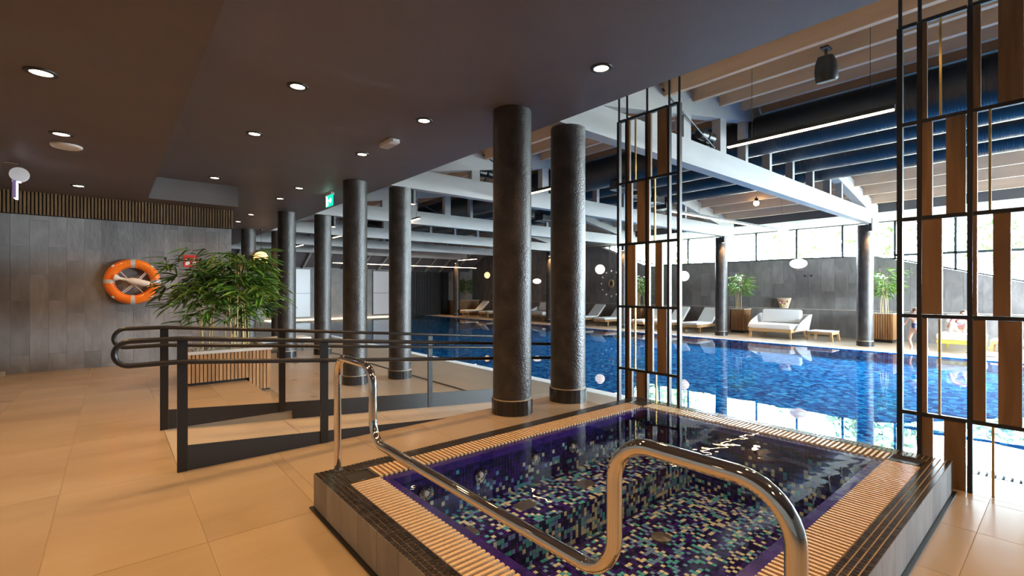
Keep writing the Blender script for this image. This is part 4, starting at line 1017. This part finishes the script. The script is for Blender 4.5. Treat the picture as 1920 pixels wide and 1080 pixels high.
def head(parent, c, r, facing, mat, hair=HAIR):
    c = Vector(c); f = Vector(facing).normalized(); q = f.to_track_quat('X', 'Z').to_matrix().to_4x4()
    m_ = Matrix.Translation(c) @ q
    def put(mb, name, mt): mb.v = [tuple(m_ @ Vector(v_)) for v_ in mb.v]; return mb.build(name, mt, parent, True)
    hm = MB(); n, k = 20, 14; vs = []
    prof = []
    for i in range(k+1):
        t = math.pi*i/k; z = -math.cos(t); w = math.sin(t)
        prof.append((max(w*(.80 + .10*max(0, z)), 1e-5), z*1.18))
    hm.lathe(prof, (0,0,0), n, 'z', False); hm.v = [(x*r*1.08, y*r, z*r) for x, y, z in hm.v]
    h_ = put(hm, 'head', mat)
    put(MB().prism([(r*.84, -.12*r, -.28*r), (r*.84, .12*r, -.28*r), (r*.80, 0, .18*r)], (r*.24, 0, 0)), 'nose', mat)
    for s_ in (-1, 1):
        put(MB().ball((r*.80, s_*.30*r, .08*r), r*.10, .7, 10, 6), 'eye', HAIR)
        put(MB().ball((0, s_*.90*r, -.02*r), r*.2, 1.3, 10, 6), 'ear', mat)
    put(MB().box(r*.76, r*.84, -.25*r, .25*r, -.52*r, -.45*r), 'mouth', PINK)
    hh = MB().lathe(prof, (0,0,0), n, 'z', False); hh.v = [(x*r*1.14 - .12*r, y*r*1.09, z*r*1.05 + .10*r) for x, y, z in hh.v if True]
    hh.f = [f_ for f_ in hh.f if all(hh.v[i][2] > .05*r or hh.v[i][0] < .05*r for i in f_) and all(hh.v[i][2] > -.8*r for i in f_)]
    put(hh, 'hair', hair)
    return h_
# reclining person on the yellow daybed
P0 = (17.0, 1.95, .16)
pr1 = thing('person', (17.0, 1.95, .13), 'person in dark swimwear lying back on the yellow daybed, facing the pool', 'person')
V_ = [(17.02, 1.95, .24), (17.16, 1.95, .29), (17.30, 1.95, .36), (17.40, 1.95, .44), (17.46, 1.95, .50),
      (16.98, 1.85, .22), (16.72, 1.80, .44), (16.45, 1.83, .20), (16.36, 1.83, .19),
      (16.98, 2.05, .22), (16.70, 2.08, .40), (16.42, 2.08, .20), (16.33, 2.08, .19),
      (17.38, 1.78, .42), (17.26, 1.66, .26), (17.06, 1.76, .34),
      (17.38, 2.12, .42), (17.26, 2.24, .26), (17.06, 2.14, .34)]
E_ = [(0,1),(1,2),(2,3),(3,4),(0,5),(5,6),(6,7),(7,8),(0,9),(9,10),(10,11),(11,12),(3,13),(13,14),(14,15),(3,16),(16,17),(17,18)]
Rr = [(.13,.09),(.12,.09),(.13,.09),(.10,.07),.045,.08,.055,.038,.03,.08,.055,.038,.03,.05,.038,.027,.05,.038,.027]
def g_(vs): o = ORG[pr1.name]; return [(a-o[0], b-o[1], c-o[2]) for a, b, c in vs]
skin_mesh('body', g_(V_), E_, Rr, SKIN, pr1)
skin_mesh('swimsuit', g_([(17.04, 1.95, .245), (17.16, 1.95, .295), (17.28, 1.95, .355)]), [(0,1),(1,2)], [(.145,.105),(.13,.10),(.14,.10)], NAVY, pr1)
head(pr1, (17.53, 1.95, .60), .088, (-1, -.1, -.15), SKIN)
for sy, yy in ((-1, 1.76), (1, 2.14)): hand(pr1, tuple(Vector((17.06, yy, .34)) - Vector(ORG[pr1.name])), (-.6, -sy*.7, .1), (0,0,1), .9, SKIN)
ring = thing('swim_ring', (17.0, 1.95, .42), 'pink swim ring held by the person on the yellow daybed', 'swim ring')
MB().tube([(17.02+.05*math.sin(t), 1.95+.17*math.cos(t), .42+.12*math.sin(t)) for t in [6.2832*i/20 for i in range(20)]], .05, 10, True).build('tube', PINK, ring, True)
MB().lathe([(.012, 0), (.012, .03)], (17.0, 1.95, .585), 8).build('valve', WPLAST, ring)
# walking child
wx, wy = 16.05, 2.72
pr2 = thing('person', (wx, wy, LOW), 'child in dark swimwear walking along the pool deck behind the right screen', 'person')
V_ = [(0,0,.56),(0,0,.66),(0,.0,.76),(0,0,.84),(0,0,.90), (0.02,.055,.54),(.03,.12,.30),(.0,.06,.06),(-.06,.08,.025), (-.02,-.055,.54),(-.02,-.14,.31),(.02,-.24,.08),(-.03,-.27,.03),
      (0,.11,.82),(0,.20,.68),(-.05,.30,.60), (0,-.11,.82),(0,-.17,.67),(-.03,-.10,.56)]
skin_mesh('body', V_, E_, [(.09,.07),(.078,.062),(.09,.065),(.06,.05),.035,.062,.042,.03,.024,.062,.042,.03,.024,.036,.027,.02,.036,.027,.02], SKIN, pr2)
skin_mesh('swimsuit', [(0,0,.55),(0,0,.66),(0,0,.76)], [(0,1),(1,2)], [(.105,.082),(.088,.072),(.098,.074)], NAVY, pr2)
head(pr2, (wx, wy, LOW+1.01), .085, (-.2, 1, -.05), SKIN)
hand(pr2, (-.05,.30,.60), (-.3, .8, -.3), (0,0,1), .7, SKIN); hand(pr2, (-.03,-.10,.56), (0, .6, -.6), (0,0,1), .7, SKIN)

# ================================================================== OUTDOORS
gr = structure('ground', MB().box(19.2, 90, -40, 60, -.8, -.6), plain('lawn', (.32, .34, .27), .9), 'lawn outside the windows')
gr2 = structure('ground_end', MB().box(-30, 19.2, -60, -6.2, -.8, -.6), plain('paving_outside', (.42, .42, .38), .9), 'terrace outside the end glazing')
TREEM = mottled('tree_leaves', [(.3, (.11, .17, .06)), (.7, (.24, .30, .14))], scale=2.0, rough=.7, bump=0)
rg = random.Random(17)
tl = ['behind the left end of the window band', 'behind the windows left of the nearest poolside column', 'behind the nearest poolside column', 'behind the windows right of the nearest poolside column', 'seen through the right screen', 'outside at the far right']
for i, (x, y, z, r_) in enumerate(((29, 18, 4.6, 2.4), (34, 12.0, 4.4, 2.2), (29, 6.5, 4.4, 2.0), (34, 2.6, 4.0, 2.0), (29, -1.6, 4.6, 2.2), (30, -8, 4.6, 2.6))):
    t = thing('tree', (x, y, -.6), 'sunlit leafy tree ' + tl[i], 'tree', 'trees outside the windows')
    MB().tube([(x, y, -.6), (x+.1, y, z*.5), (x, y+.1, z)], [.16, .12, .06], 8).build('trunk', CANE, t, True)
    cr = MB()
    for k_ in range(900):
        u = Vector((rg.gauss(0, 1), rg.gauss(0, 1), rg.gauss(0, 1))).normalized()*r_*rg.uniform(.55, 1.0); c_ = Vector((x, y, z)) + Vector((u.x, u.y, u.z*.8))
        a = Vector((rg.gauss(0, 1), rg.gauss(0, 1), rg.gauss(0, 1))).normalized()*.22; b_ = a.cross(u).normalized()*.16
        cr.add([c_-a, c_-b_, c_+a, c_+b_], [(0,1,2,3)])
    tag(cr.build('crown', TREEM, t), kind='stuff')
